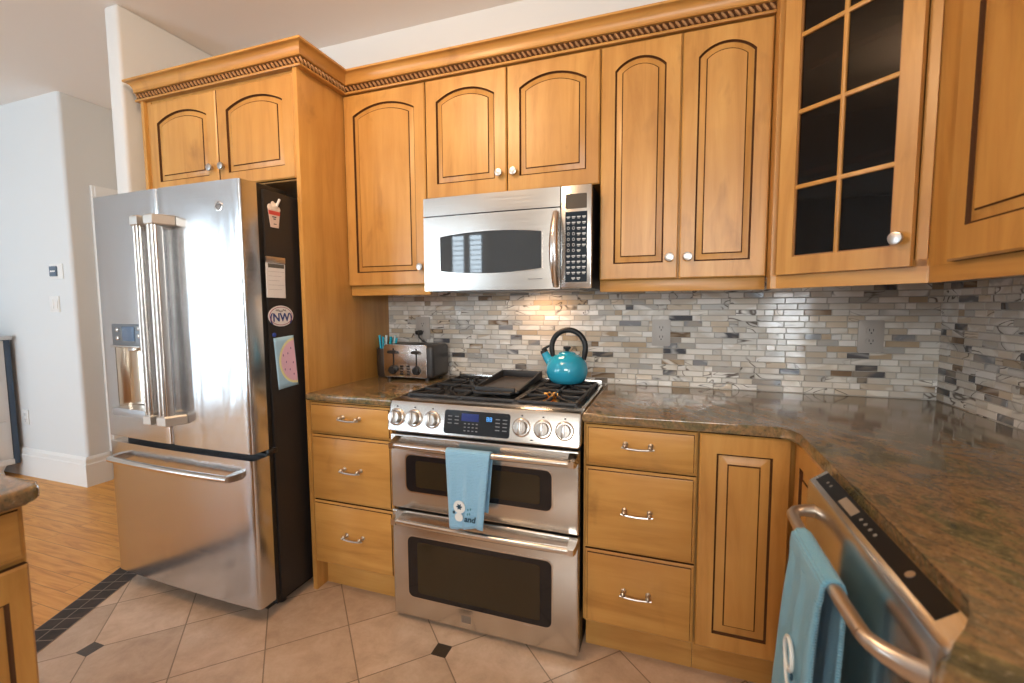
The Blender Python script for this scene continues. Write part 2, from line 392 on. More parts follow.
def slab_drawer(M, w, h, parent, name='drawer', t=0.020):
    mb = MB()
    def rc(d, k): return [(d, d, k), (w-d, d, k), (w-d, h-d, k), (d, h-d, k)]
    mb.loft([rc(0, 0), rc(0, t-0.009), rc(0.004, t-0.006), rc(0.0085, t-0.0055), rc(0.0105, t-0.001), rc(0.013, t)], M=M, mis=[1, 0, 0, 1, 0, 0])
    return mb.build(name, [WOOD_H, GLAZE], parent, 30)
def knob(M, u, v, parent, t=0.020, s=1.0):
    mb = MB(); prof = [(0.0055, 0), (0.0055, 0.010), (0.008, 0.012), (0.0155, 0.016), (0.0165, 0.020), (0.0150, 0.0235), (0.010, 0.0245), (0.0, 0.025)]
    mb.lathe([(r*s, h*s+t) for r, h in prof], (u, v, 0), 20, M=M); return mb.build('knob', NICKEL, parent)
def pull(M, u, v, parent, t=0.020, half=0.041):
    mb = MB()
    for sgn in (-1, 1):
        mb.lathe([(0.009, t), (0.009, t+0.004), (0.005, t+0.008), (0.0045, t+0.018), (0.0075, t+0.021), (0.0085, t+0.026), (0.0065, t+0.030), (0, t+0.035)], (u+sgn*half, v, 0), 14, M=M)
    pts = []
    for k in range(13):
        q = -1 + 2*k/12; pts.append((u + q*(half+0.012), v - 0.005 - 0.005*(1-q*q), t+0.025))
    mb.tube(pts, [0.0030]+[0.0038]*11+[0.0030], 8, M=M); return mb.build('handle', NICKEL, parent)

# ================================================================== the room
CH = 2.735
def poly_floor(name, poly, m, z0=-0.05, z1=0.0):
    mb = MB(); mb.prism(poly, z0, z1); return struct(mb.build(name, m, None, 0))
S0, S1 = (-1.082, -1.70), (-1.561, -0.61)            # outer edge of the dark strip
poly_floor('floor', [(-1.082, -5.1), (3.5, -5.1), (3.5, -1.77), (2.1, -1.77), (2.1, 0.06), (-1.58, 0.06), (-1.58, -0.61), S1, S0], TILEFLOOR)
poly_floor('floor_wood', [(-4.2, -5.1), (-1.082, -5.1), S0, S1, (-1.58, -0.61), (-1.58, 2.5), (-4.2, 2.5)], OAK)
_d = Vector((S1[0]-S0[0], S1[1]-S0[1], 0)); _L = _d.length; _ang = math.atan2(_d.y, _d.x)
_mb = MB(); _mb.box(0, _L, -0.125, 0, -0.002, 0.0025, M=None)
_st = struct(_mb.build('trim_1', STRIP, None, 0)); _st.location = (S0[0], S0[1], 0); _st.rotation_euler = (0, 0, _ang)
struct(MB().box(-4.3, 3.6, -5.2, 2.6, CH, CH+0.1).build('ceiling', CEIL, None, 0))
struct(MB().box(-1.48, 2.134, 0.012, 0.112, 0, CH).build('wall_back', PAINT, None, 0))
# wall end beside the refrigerator, with rounded corners
struct(MB().box(-1.58, -1.482, -0.63, 2.5, 0, CH, 0.018, 4).build('wall_left', PAINT, None))
# far room: wall facing the camera, and the hall wall that turns the corner

_hb = MB(); _hb.prism([(-4.2, -0.18), (-2.895, -0.18)] + [(-2.895+0.025*math.sin(math.radians(a)), -0.155-0.025*math.cos(math.radians(a))) for a in range(10, 91, 10)] + [(-2.87, 2.5), (-2.97, 2.5), (-2.97, -0.08), (-4.2, -0.08)], 0, CH)
struct(_hb.build('wall_hall', PAINT, None, 40))
struct(MB().box(-2.97, -1.48, 2.5, 2.6, 0, CH).build('wall_hall_end', PAINT, None, 0))
# bullnose of the outside corner is part of the paint line: a slim rounded bead
def wall_with_hole(name, axis, pos, th, a0, a1, holes):
    """wall slab on a plane; holes = [(s0,s1,z0,z1)] side by side along the wall"""
    mb = MB()
    def slab(s0, s1, z0, z1):
        if s1-s0 < 1e-4 or z1-z0 < 1e-4: return
        if axis == 'x': mb.box(pos, pos+th, s0, s1, z0, z1)
        else: mb.box(s0, s1, pos, pos+th, z0, z1)
    cur = a0
    for s0, s1, z0, z1 in sorted(holes):
        slab(cur, s0, 0, CH); slab(s0, s1, 0, z0); slab(s0, s1, z1, CH); cur = s1
    slab(cur, a1, 0, CH)
    return struct(mb.build(name, PAINT, None, 0))
wall_with_hole('wall_right', 'x', 2.034, 0.1, -1.82, 0.012, [])
wall_with_hole('wall_nook', 'y', -1.82, 0.1, 2.134, 3.5, [])
wall_with_hole('wall_nook_side', 'x', 3.5, 0.1, -5.2, -1.72, [])
wall_with_hole('wall_rear', 'y', -5.2, 0.1, -4.3, 3.6, [(-4.1, -2.6, 0.12, 2.35), (-2.25, -1.65, 1.75, 2.42), (2.44, 3.00, 0.10, 2.30), (0.25, 1.85, 1.57, 2.43)])
wall_with_hole('wall_far_left', 'x', -4.3, 0.1, -5.1, -0.08, [(-4.5, -3.4, 0.12, 2.35)])
def window(n, axis, pos, s0, s1, z0, z1, cols, inward, slats=True):
    """painted frame, plantation shutters and a pane, set in its wall opening"""
    root = bpy.data.objects.new('window_%d' % n, None); COL.objects.link(root); root['kind'] = 'structure'
    root.location = ((pos, (s0+s1)/2, z0) if axis == 'x' else ((s0+s1)/2, pos, z0))
    def bx(mb, a0, a1, d0, d1, b0, b1):
        d0, d1 = sorted((pos+inward*d0, pos+inward*d1))
        if axis == 'x': mb.box(d0, d1, a0, a1, b0, b1)
        else: mb.box(a0, a1, d0, d1, b0, b1)
    fr = MB(); c = 0.09
    bx(fr, s0-c, s0, 0, 0.02, z0-c, z1+c); bx(fr, s1, s1+c, 0, 0.02, z0-c, z1+c); bx(fr, s0, s1, 0, 0.02, z1, z1+c); bx(fr, s0-c, s1+c, 0, 0.035, z0-c, z0)
    w = (s1-s0)/cols
    for k in range(cols):
        a0, a1 = s0+k*w, s0+(k+1)*w; b = 0.05
        for q0, q1, r0, r1 in ((a0, a0+b, z0, z1), (a1-b, a1, z0, z1), (a0+b, a1-b, z0, z0+b), (a0+b, a1-b, z1-b, z1)): bx(fr, q0, q1, -0.05, -0.02, r0, r1)
    fr.build('window_frame', TRIMW, root, 0)
    if slats:
        sm = MB(); zz = z0+0.09
        while zz < z1-0.08:
            for k in range(cols): bx(sm, s0+k*w+0.052, s0+(k+1)*w-0.052, -0.062, -0.010, zz, zz+0.008)
            zz += 0.075
        sm.build('window_shutter', TRIMW, root, 0)
    pn = MB(); bx(pn, s0, s1, -0.085, -0.081, z0, z1); pn.build('window_pane', glass('window_glass', (0.97, 0.98, 0.98)), root, 0)
window(1, 'y', -5.1, -4.1, -2.6, 0.12, 2.35, 2, 1, slats=False)
window(2, 'y', -5.1, -2.25, -1.65, 1.75, 2.42, 2, 1)
window(3, 'y', -5.1, 2.44, 3.00, 0.10, 2.30, 2, 1)
window(5, 'x', -4.2, -4.5, -3.4, 0.12, 2.35, 1, 1, slats=False)
window(4, 'y', -5.1, 0.25, 1.85, 1.57, 2.43, 3, 1, slats=False)  # unseen high window, made up to carry the added rear fill
# baseboards with a moulded top
def baseboard(name, path, th=0.018, h=0.215):
    prof = [(0, 0), (th, 0), (th, h-0.055), (th*0.72, h-0.048), (th*0.72, h-0.02), (th*0.35, h-0.006), (0, h)]
    P = [Vector((x, y, 0)) for x, y in path]; rings = []
    for i, p in enumerate(P):
        d0 = (P[i]-P[i-1]).normalized() if i else (P[1]-P[0]).normalized(); d1 = (P[i+1]-P[i]).normalized() if i < len(P)-1 else d0
        n0 = Vector((d0.y, -d0.x, 0)); n1 = Vector((d1.y, -d1.x, 0)); m = (n0+n1); m = m/ (m.length**2/2)
        rings.append([p + m*a + Vector((0, 0, z)) for a, z in prof])
    mb = MB(); mb.loft(rings); return struct(mb.build(name, TRIMW, None, 20))
baseboard('baseboard_hall', [(-4.2, -0.18), (-2.87, -0.18), (-2.87, -0.04)])
baseboard('baseboard_wall_left', [(-1.58, 2.4), (-1.58, -0.63), (-1.482, -0.63)])
# cased doorway on the hall wall, only its head shows above the refrigerator
_dr = bpy.data.objects.new('door_1', None); COL.objects.link(_dr); _dr.location = (-2.87, 0.45, 0); _dr['kind'] = 'structure'
mb = MB()
for y0, y1, z0, z1 in ((-0.04, 0.05, 0.215, 2.07), (0.86, 0.95, 0.0, 2.07), (-0.04, 0.95, 2.07, 2.15)):
    mb.box(-2.87, -2.845, y0, y1, max(z0, 0.0), z1, 0.004)
    mb.box(-2.845, -2.835, y0+0.015, y1-0.015, max(z0, 0.0), z1-0.012, 0.003)
mb.build('door_casing', TRIMW, _dr)
mb = MB(); mb.box(-2.868, -2.855, 0.05, 0.86, 0.01, 2.07)
for z0, z1 in ((0.2, 0.95), (1.1, 1.9)):
    for y0, y1 in ((0.14, 0.41), (0.50, 0.77)): mb.box(-2.857, -2.849, y0, y1, z0, z1, 0.004)
mb.build('door_panel', TRIMW, _dr)

# ------------------------------------------------------------------ mosaic backsplash (tiles as real pieces over a grout bed)
PAL = [((0.72, 0.70, 0.65), 8), ((0.62, 0.61, 0.58), 7), ((0.46, 0.46, 0.45), 3), ((0.60, 0.52, 0.42), 4), ((0.42, 0.33, 0.23), 1.6), ((0.20, 0.135, 0.085), 0.8), ((0.08, 0.085, 0.10), 0.9), ((0.22, 0.23, 0.25), 1.4), ((0.80, 0.79, 0.77), 6)]
def backsplash(name, M, length, z0, z1, dark=0.0):
    bm = bmesh.new(); lay = bm.loops.layers.float_color.new('tile_color'); H = 0.0249; g = 0.0011; row = 0; z = z0
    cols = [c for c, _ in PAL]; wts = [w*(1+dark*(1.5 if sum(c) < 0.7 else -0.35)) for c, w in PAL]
    bed = MB(); bed.box(0, length, z0, z1, -0.010, 0.0, M=M)
    while z < z1 - 0.004:
        zt = min(z+H, z1); x = -rnd.uniform(0, 0.08)
        while x < length:
            w = rnd.choice((0.035, 0.06, 0.075, 0.075, 0.098, 0.11)); a, b = max(x, 0), min(x+w, length)
            if b-a > 0.006:
                c = rnd.choices(cols, wts)[0]; k = rnd.uniform(0.85, 1.12); c = tuple(min(1, q*k) for q in c)
                tx, tz = rnd.gauss(0, 0.00028), rnd.gauss(0, 0.00016); e = 0.0012
                def P(u, v, w_): return M @ Vector((u, v, w_))
                A = [(a+g, z+g), (b-g, z+g), (b-g, zt-g), (a+g, zt-g)]; B = [(a+g+e, z+g+e), (b-g-e, z+g+e), (b-g-e, zt-g-e), (a+g+e, zt-g-e)]
                h = [0.0035-tx-tz, 0.0035+tx-tz, 0.0035+tx+tz, 0.0035-tx+tz]
                va = [bm.verts.new(P(u, v, 0.0)) for u, v in A]; vb = [bm.verts.new(P(u, v, h[i])) for i, (u, v) in enumerate(B)]
                fs = [bm.faces.new(vb)] + [bm.faces.new((va[i], va[(i+1) % 4], vb[(i+1) % 4], vb[i])) for i in range(4)]
                for f in fs:
                    for l in f.loops: l[lay] = (*c, 1)
            x += w
        z = zt; row += 1
    root = bed.build(name, GROUT, None, 0); struct(root)
    me = bpy.data.meshes.new('tile_field'); bm.to_mesh(me); bm.free(); me.materials.append(MOSAIC)
    o = bpy.data.objects.new('tile_field', me); COL.objects.link(o); o.parent = root
    return root
backsplash('wall_backsplash', frame((-0.4534, 0.002, 0), (1, 0, 0), (0, -1, 0)), 2.4874, 0.88, 1.40)
backsplash('wall_backsplash_right', frame((2.032, 0.0, 0), (0, -1, 0), (-1, 0, 0)), 1.81, 0.88, 1.40, dark=0.5)  # shade below the right wall cabinets put in as more dark tiles

# ================================================================== upper cabinets
BACK = ((1, 0, 0), (0, -1, 0))
ZB, ZT, ZR = 1.3745, 2.2646, 1.3293
YU = -0.3136
def upper(name, label, x0, x1, z0, doors, knobs, y=YU, rail=True, zt=ZT, extra=None, rise=0.042, zd=None):
    t = thing(name, label, 'cabinet', ((x0+x1)/2, y/2, z0))
    mb = MB(); mb.box(x0+0.001, x1-0.001, y, -0.003, z0+0.002, zt+0.004); mb.build('carcass', WOOD_V, t, 0)
    if rail:
        mb = MB(); mb.box(x0+0.001, x1-0.001, y+0.001, y+0.022, ZR, z0+0.002, 0.0015); mb.build('light_rail', WOOD_H, t)
    for (a, b), kn in zip(doors, knobs):
        M = frame((a+0.002, y, (zd or z0)+0.001), *BACK); w = b-a-0.004; h = zt-(zd or z0)-0.003
        d = panel_door(M, w, h, 'door', t, rise=rise, stile=min(0.053, w*0.19))
        ku = {'l': 0.030, 'r': w-0.030}[kn]; knob(M, ku, 0.080, d)
    return t
upper('upper_cabinet', 'single door maple wall cabinet between refrigerator panel and microwave', -0.4320, 0.0065, ZB, [(-0.4320, 0.0065)], ['r'])
upper('over_range_cabinet', 'short two door maple wall cabinet directly above the microwave', 0.0065, 0.7787, 1.752, [(0.0065, 0.3912), (0.3912, 0.7787)], ['r', 'l'], rail=False)
upper('upper_cabinet', 'tall two door maple wall cabinet right of microwave, solid narrow doors', 0.7787, 1.3716, ZB, [(0.7787, 1.0745), (1.0745, 1.3716)], ['r', 'l'])

# refrigerator surround: overhead cabinet and the tall end panels
t = thing('refrigerator_cabinet', 'two door maple cabinet above refrigerator with tall side panel down to floor', 'cabinet', (-0.91, -0.30, 0))
YP = -0.5937
mb = MB(); mb.box(-1.366, -0.4553, YP, -0.003, 1.8175, ZT+0.004); mb.build('carcass', WOOD_V, t, 0)
mb = MB(); mb.box(-0.4553, -0.4334, -0.612, -0.003, 0.0, ZT+0.004, 0.001); mb.build('side_panel', WOOD_V, t)
mb = MB(); mb.box(-1.3865, -1.366, -0.612, -0.003, 0.0, ZT+0.004, 0.001); mb.build('side_panel', WOOD_V, t)
mb = MB(); mb.box(-1.366, -1.336, YP-0.004, YP+0.002, 1.8175, ZT); mb.build('face_frame', WOOD_V, t)
for (a, b), kn in zip([(-1.336, -0.897), (-0.893, -0.4555)], 'rl'):
    M = frame((a+0.001, YP, 1.823), *BACK); w = b-a-0.003
    d = panel_door(M, w, 0.425, 'door', t, rise=0.040, stile=0.056, top=0.056, bot=0.056); knob(M, w-0.034 if kn == 'r' else 0.030, 0.085, d)

# crown moulding with its rope band, one run over fridge cabinet and wall cabinets
def sweep(path, prof):
    P = [Vector((x, y, 0)) for x, y in path]; rings = []
    for i, p in enumerate(P):
        d0 = (P[i]-P[i-1]).normalized() if i else (P[1]-P[0]).normalized(); d1 = (P[i+1]-P[i]).normalized() if i < len(P)-1 else d0
        n0 = Vector((d0.y, -d0.x, 0)); n1 = Vector((d1.y, -d1.x, 0)); m = (n0+n1)/2; m = m/(m.length**2)
        rings.append([p + m*a + Vector((0, 0, z)) for a, z in prof])
    return rings
CPATH = [(-1.3865, -0.05), (-1.3865, -0.5937), (-0.4334, -0.5937), (-0.4334, YU), (1.3715, YU)]
t = thing('crown_molding', 'maple crown molding with carved rope band along the cabinet tops', 'molding', (0.0, -0.32, ZT))
CZ = ZT + 0.004
mb = MB(); cove = [(0.029 + 0.026*(1-math.cos(q)), CZ+0.045+0.038*math.sin(q)) for q in (math.pi/2*k/7 for k in range(8))]
prof = [(-0.012, CZ), (0.025, CZ), (0.027, CZ+0.004), (0.025, CZ+0.009), (0.018, CZ+0.010), (0.018, CZ+0.038), (0.028, CZ+0.039), (0.030, CZ+0.041), (0.028, CZ+0.045)] + cove + [(0.058, CZ+0.085), (0.058, CZ+0.093), (-0.012, CZ+0.093)]
mb.loft(sweep(CPATH, prof)); mb.build('crown', WOOD_H, t, 30)
mb = MB(); mb.loft(sweep(CPATH, [(0.0175, CZ+0.0098), (0.0192, CZ+0.0098), (0.0192, CZ+0.0382), (0.0175, CZ+0.0382)])); mb.build('rope_groove', GLAZE, t, 0)
bmr = bmesh.new(); rp = sweep(CPATH, [(0.0212, CZ+0.024)])
for i in range(len(rp)-1):
    a, b = rp[i][0], rp[i+1][0]; L = (b-a).length; n = int(L/0.0215); d = (b-a).normalized(); ang = math.atan2(d.y, d.x)
    for k in range(n):
        c = a + d*(L*(k+0.5)/n); q = bmesh.ops.create_uvsphere(bmr, u_segments=8, v_segments=6, radius=1)
        bmesh.ops.transform(bmr, matrix=Matrix.Translation(c) @ Matrix.Rotation(ang, 4, 'Z') @ Matrix.Rotation(math.radians(-38), 4, 'Y') @ Matrix.Diagonal((0.0052, 0.0075, 0.0165, 1)), verts=q['verts'])
link_mesh('rope_trim', bmr, mat('maple_rope', (0.36, 0.19, 0.075), 0.5), t, 60)

# corner cabinet set on the diagonal with a glazed door
t = thing('corner_cabinet', 'diagonal corner wall cabinet with glazed eight pane door and silver knob', 'cabinet', (1.72, -0.3, 1.37))
A, B = Vector((1.390, -0.395, 0)), Vector((1.680, -0.685, 0))
ZCT = 2.69
mb = MB()
outline = [(1.3725, -0.003), (1.3725, -0.395), (1.390, -0.395), (B.x, B.y), (1.684, -0.685), (2.024, -0.685), (2.024, -0.003)]
for z0, z1 in ((1.372, 1.392), (ZCT-0.02, ZCT)): mb.prism(outline, z0, z1)
mb.box(1.3725, 1.390, -0.395, -0.003, 1.392, ZCT-0.02); mb.box(1.684, 2.024, -0.685, -0.667, 1.392, ZCT-0.02)
mb.box(1.390, 2.024, -0.012, -0.003, 1.392, ZCT-0.02); mb.box(2.014, 2.024, -0.650, -0.012, 1.392, ZCT-0.02)
mb.build('carcass', WOOD_V, t, 0)
MD = frame(A, (1, -1, 0), (-1, -1, 0))
mb = MB(); LW = (B-A).length
mb.box(0.0, 0.012, 1.374, ZCT, -0.018, 0.0, M=MD); mb.box(LW-0.026, LW+0.0, 1.374, ZCT, -0.018, 0.0, M=MD); mb.box(0.012, LW-0.026, ZCT-0.04, ZCT, -0.018, 0, M=MD)
mb.build('face_frame', WOOD_V, t, 0)
mb = MB(); mb.loft(sweep([(1.3735, YU-0.02), (1.3735, -0.394), (1.390, -0.395), (B.x, B.y), (1.6845, -0.6865)], [(0, ZR), (0.0, 1.374), (-0.02, 1.374), (-0.02, ZR)])); mb.build('light_rail', WOOD_H, t, 0)
for zz in (1.70, 2.03, 2.36):
    mb = MB(); mb.prism([(1.392, -0.014), (1.392, -0.37), (1.67, -0.645), (2.012, -0.645), (2.012, -0.014)], zz-0.009, zz+0.009); mb.build('shelf', WOOD_H, t, 0)
d0, d1, zb, zt2 = 0.013, 0.382, 1.374, 2.655
mb = MB(); og0, og1, oz0, oz1 = 0.064, 0.336, 1.430, 2.585
for a, b, c, d_ in ((d0, og0, zb, zt2), (og1, d1, zb, zt2), (og0, og1, zb, oz0), (og0, og1, oz1, zt2)): mb.box(a, b, c, d_, 0.0015, 0.021, M=MD)
dr = mb.build('door', WOOD_V, t, 0)
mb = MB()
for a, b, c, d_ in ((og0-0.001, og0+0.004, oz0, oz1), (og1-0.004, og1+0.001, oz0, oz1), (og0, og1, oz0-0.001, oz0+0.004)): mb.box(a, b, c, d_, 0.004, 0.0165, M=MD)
mb.build('door_bead', mat('dark_brown_bead', (0.30, 0.13, 0.035), 0.4), dr, 0)  # darker brown bead on three sides of the glazed opening
mb = MB(); mb.box(0.1875, 0.2005, oz0, oz1, 0.006, 0.018, 0.003, M=MD)
for zz in (1.652, 1.887, 2.122, 2.354): mb.box(og0, og1, zz-0.007, zz+0.007, 0.0062, 0.0178, 0.003, M=MD)
mb.build('muntin', WOOD_V, dr)
cols = ((og0, 0.1875), (0.2005, og1)); rows = (oz0, 1.652, 1.887, 2.122, 2.354, oz1)
for a, b in cols:
    for r0, r1 in zip(rows[:-1], rows[1:]):
        mb = MB(); mb.box(a-0.002, b+0.002, r0+0.005, r1-0.005, 0.008, 0.011, M=MD); mb.build('pane', CABGLASS, dr, 0)
knob(MD, 0.356, 1.450, dr, 0.021, 1.1)

# right-hand wall cabinet
t = thing('wall_cabinet', 'maple wall cabinet on right wall, cut off by the picture edge', 'cabinet', (1.86, -0.98, 1.37))
mb = MB(); mb.box(1.684, 2.022, -1.30, -0.687, 1.372, ZCT); mb.build('carcass', WOOD_V, t, 0)
mb = MB(); mb.box(1.685, 1.706, -1.30, -0.687, ZR, 1.372); mb.build('light_rail', WOOD_H, t, 0)
M = frame((1.684, -0.803, 1.374), (0, -1, 0), (-1, 0, 0))
d = panel_door(M, 0.47, ZCT-1.374-0.02, 'door', t, rise=0.045, stile=0.066, bot=0.075); knob(M, 0.44, 0.08, d)

# ================================================================== base cabinets
YB = -0.610
def drawers(t, x0, x1, splits, pu):
    for k in range(len(splits)-1):
        z0, z1 = splits[k]+0.003, splits[k+1]-0.003
        M = frame((x0, YB, z0), *BACK); d = slab_drawer(M, x1-x0, z1-z0, t); pull(M, (x1-x0)*pu, (z1-z0)*(0.60 if z1-z0 < 0.2 else 0.53), d)
t = thing('base_cabinet', 'narrow three drawer maple base cabinet between refrigerator and range', 'cabinet', (-0.22, -0.3, 0))
mb = MB(); mb.box(-0.432, -0.005, YB, -0.003, 0.143, 0.872); mb.build('carcass', WOOD_V, t, 0)
mb = MB(); mb.box(-0.432, -0.005, -0.545, -0.528, 0.0, 0.143); mb.build('toe_kick', WOOD_H, t, 0)
drawers(t, -0.421, -0.010, [0.143, 0.432, 0.7275, 0.868], 0.53)
t = thing('base_cabinet', 'wide three drawer maple base cabinet right of the range', 'cabinet', (0.96, -0.3, 0))
mb = MB(); mb.box(0.772, 1.1445, YB, -0.003, 0.143, 0.872); mb.build('carcass', WOOD_V, t, 0)
mb = MB(); mb.box(0.772, 1.1445, -0.545, -0.528, 0.0, 0.143); mb.build('toe_kick', WOOD_H, t, 0)
drawers(t, 0.780, 1.141, [0.143, 0.419, 0.7185, 0.868], 0.49)
t = thing('corner_base_cabinet', 'maple corner base cabinet with two raised panel doors beside dishwasher', 'cabinet', (1.6, -0.4, 0))
mb = MB(); mb.prism([(1.146, -0.003), (1.146, YB), (1.432, YB), (1.432, -0.945), (2.02, -0.945), (2.02, -0.003)], 0.143, 0.872); mb.build('carcass', WOOD_V, t, 0)
mb = MB(); mb.prism([(1.146, -0.528), (1.146, -0.545), (1.495, -0.545), (1.495, -0.945), (1.512, -0.945), (1.512, -0.528)], 0.0, 0.143); mb.build('toe_kick', WOOD_H, t, 0)
M = frame((1.148, YB, 0.146), *BACK); panel_door(M, 0.258, 0.720, 'door', t, rise=0, stile=0.050, top=0.062, bot=0.056, field=0.036)
M = frame((1.432, -0.640, 0.146), (0, -1, 0), (-1, 0, 0)); panel_door(M, 0.295, 0.720, 'door', t, rise=0, stile=0.050, top=0.062, bot=0.056)
t = thing('sink_base_cabinet', 'bowed maple sink base cabinet past the dishwasher, under the worktop edge', 'cabinet', (1.7, -2.2, 0))
mb = MB(); mb.box(1.40, 2.02, -1.66, -1.562, 0.0, 0.872); mb.box(1.34, 2.02, -1.80, -1.66, 0.10, 0.872); mb.build('carcass', WOOD_V, t, 0)
M = frame((1.34, -1.68, 0.146), (0, -1, 0), (-1, 0, 0))
for k in range(1):
    M = frame((1.34, -1.69-k*0.245, 0.146), (0, -1, 0), (-1, 0, 0)); panel_door(M, 0.10, 0.71, 'door', t, rise=0)
mb = MB(); mb.box(1.40, 1.417, -1.80, -1.66, 0.0, 0.10); mb.build('toe_kick', WOOD_H, t, 0)

# ================================================================== worktops
def worktop(name, label, poly, loc, z0=0.873, z1=0.905, bev=0.011):
    mb = MB(); mb.prism(poly, z0, z1)
    es = [e for e in mb.bm.edges if abs(e.verts[0].co.z - e.verts[1].co.z) < 1e-6]
    bmesh.ops.bevel(mb.bm, geom=es, offset=bev, offset_type='OFFSET', segments=3, profile=0.6, affect='EDGES')
    return solo(mb, name, GRANITE, label, 'countertop', loc, smooth=50)
worktop('granite_worktop', 'small brown granite worktop under the toaster, left of range', [(-0.4325, -0.636), (-0.003, -0.636), (-0.003, -0.006), (-0.4325, -0.006)], (-0.22, -0.3, 0.873))
def arc(cx, cy, r, a0, a1, n=8): return [(cx + r*math.cos(math.radians(a0+(a1-a0)*k/n)), cy + r*math.sin(math.radians(a0+(a1-a0)*k/n))) for k in range(n+1)]
poly = [(0.770, -0.006), (0.770, -0.638), (1.370, -0.638)] + arc(1.372, -0.674, 0.036, 90, 10, 6)
poly += [(1.4085, -0.70), (1.4085, -1.47)] + [(1.402, -1.510), (1.380, -1.545), (1.345, -1.572), (1.318, -1.600), (1.292, -1.65), (1.270, -1.75), (1.262, -1.81), (2.026, -1.81), (2.026, -0.006)]
worktop('granite_worktop', 'long brown granite worktop from range around the corner over dishwasher', poly, (1.5, -0.4, 0.873))

# island in the near left corner
t = thing('island_cabinet', 'maple island cabinet at lower left with drawer front over panelled door', 'cabinet', (-0.6, -2.2, 0))
mb = MB(); mb.box(-0.95, -0.248, -3.1, -1.630, 0.0, 0.872); mb.build('carcass', WOOD_V, t, 0)
M = frame((-0.248, -2.120, 0.146), (0, 1, 0), (1, 0, 0)); panel_door(M, 0.486, 0.590, 'door', t, rise=0, stile=0.036, top=0.066, bot=0.056)
M = frame((-0.248, -2.120, 0.748), (0, 1, 0), (1, 0, 0)); d = slab_drawer(M, 0.486, 0.118, t); pull(M, 0.243, 0.06, d)
worktop('island_worktop', 'brown granite island worktop with rounded edge at lower left', [(-1.0, -3.14)] + [(-0.196, -3.14)] + arc(-0.231, -1.645, 0.035, 0, 90, 6) + [(-1.0, -1.61)], (-0.6, -2.2, 0.873))

# ================================================================== appliances
def rrect(w, h, r, cx=0, cy=0, n=5):
    pts = []
    for sx, sy, a in ((1, 1, 0), (-1, 1, 90), (-1, -1, 180), (1, -1, 270)):
        for k in range(n+1):
            q = math.radians(a+90*k/n); pts.append((cx+sx*(w/2-r)+r*math.cos(q), cy+sy*(h/2-r)+r*math.sin(q)))
    return pts
def shell_grid(xs, zs, skip, yf, yb, mi=0):
    """solid door slab with a curved front y=yf(x) and rectangular holes"""
    mb = MB(); bm = mb.bm; Fv = {}; Bv = {}
    for i, x in enumerate(xs):
        for j, z in enumerate(zs): Fv[i, j] = bm.verts.new((x, yf(x), z)); Bv[i, j] = bm.verts.new((x, yb, z))
    cells = {(i, j) for i in range(len(xs)-1) for j in range(len(zs)-1) if not skip(xs[i], xs[i+1], zs[j], zs[j+1])}
    for i, j in cells:
        bm.faces.new((Fv[i, j], Fv[i+1, j], Fv[i+1, j+1], Fv[i, j+1])); bm.faces.new((Bv[i, j], Bv[i, j+1], Bv[i+1, j+1], Bv[i+1, j]))
        for (a, b, nb) in (((i, j), (i+1, j), (i, j-1)), ((i+1, j), (i+1, j+1), (i+1, j)), ((i+1, j+1), (i, j+1), (i, j+1)), ((i, j+1), (i, j), (i-1, j))):
            if nb not in cells: bm.faces.new((Fv[a], Bv[a], Bv[b], Fv[b]))
    for v in [v for v in bm.verts if not v.link_faces]: bm.verts.remove(v)
    return mb
# ---- refrigerator
fr = thing('refrigerator', 'stainless french door refrigerator with black sides and lower freezer drawer', 'refrigerator', (-0.925, -0.46, 0))
FC, FH = -0.912, 0.441
def fy_raw(x): u = (x-FC)/FH; return -0.867 - 0.008*u - 0.010*(1-u*u)
def fy(l, r, rad=0.012):
    def f(x):
        y = fy_raw(x); e = min(x-l, r-x)
        if e < rad: y += rad - math.sqrt(max(0, rad*rad-(rad-e)**2))
        return y
    return f
def xs_of(l, r, extra=()):
    s = {l, l+0.002, l+0.005, l+0.012, r-0.012, r-0.005, r-0.002, r} | set(extra) | {l+0.012+(r-l-0.024)*k/14 for k in range(15)}
    return sorted(s)
mb = MB(); mb.box(-1.340, -0.478, -0.765, -0.06, 0.045, 1.742, 0.004); mb.build('cabinet_shell', FRSIDE, fr)
mb = MB(); mb.box(-1.330, -0.488, -0.800, -0.762, 0.06, 1.745); mb.build('door_gasket', BLACK, fr, 0)
mb = MB(); mb.box(-1.33, -0.51, -0.76, -0.10, 0.012, 0.05); mb.build('foot_grille', BLACK, fr)
for x in (-1.30, -0.53):
    for y in (-0.72, -0.12): mb = MB(); mb.cyl((x, y, 0), (x, y, 0.02), 0.02, 12); mb.build('foot', BLACK, fr)
for x0 in (-0.62, -1.335):
    mb = MB(); mb.box(x0, x0+0.115, -0.80, -0.62, 1.740, 1.768, 0.005); mb.build('hinge_cover', BLACK, fr)
mb = MB(); mb.box(-0.530, -0.473, -0.800, -0.755, 0.678, 0.700, 0.004); mb.build('hinge', BLACK, fr)
DZ0, DZ1, SPL = 0.703, 1.755, -0.917
hx0, hx1, hz0, hz1 = -1.262, -1.046, 0.838, 1.112
l, r = -1.353, SPL-0.003
dl = shell_grid(xs_of(l, r, (hx0, hx1)), [DZ0, hz0, hz1, DZ1], lambda a, b, c, d: a >= hx0-1e-6 and b <= hx1+1e-6 and c >= hz0-1e-6 and d <= hz1+1e-6, fy(l, r), -0.800).build('door', STEEL_FR, fr, 30)
l, r = SPL+0.003, -0.472
dR = shell_grid(xs_of(l, r), [DZ0, DZ1], lambda *a: False, fy(l, r), -0.800).build('door', STEEL_FR, fr, 30)
l, r = -1.353, -0.472
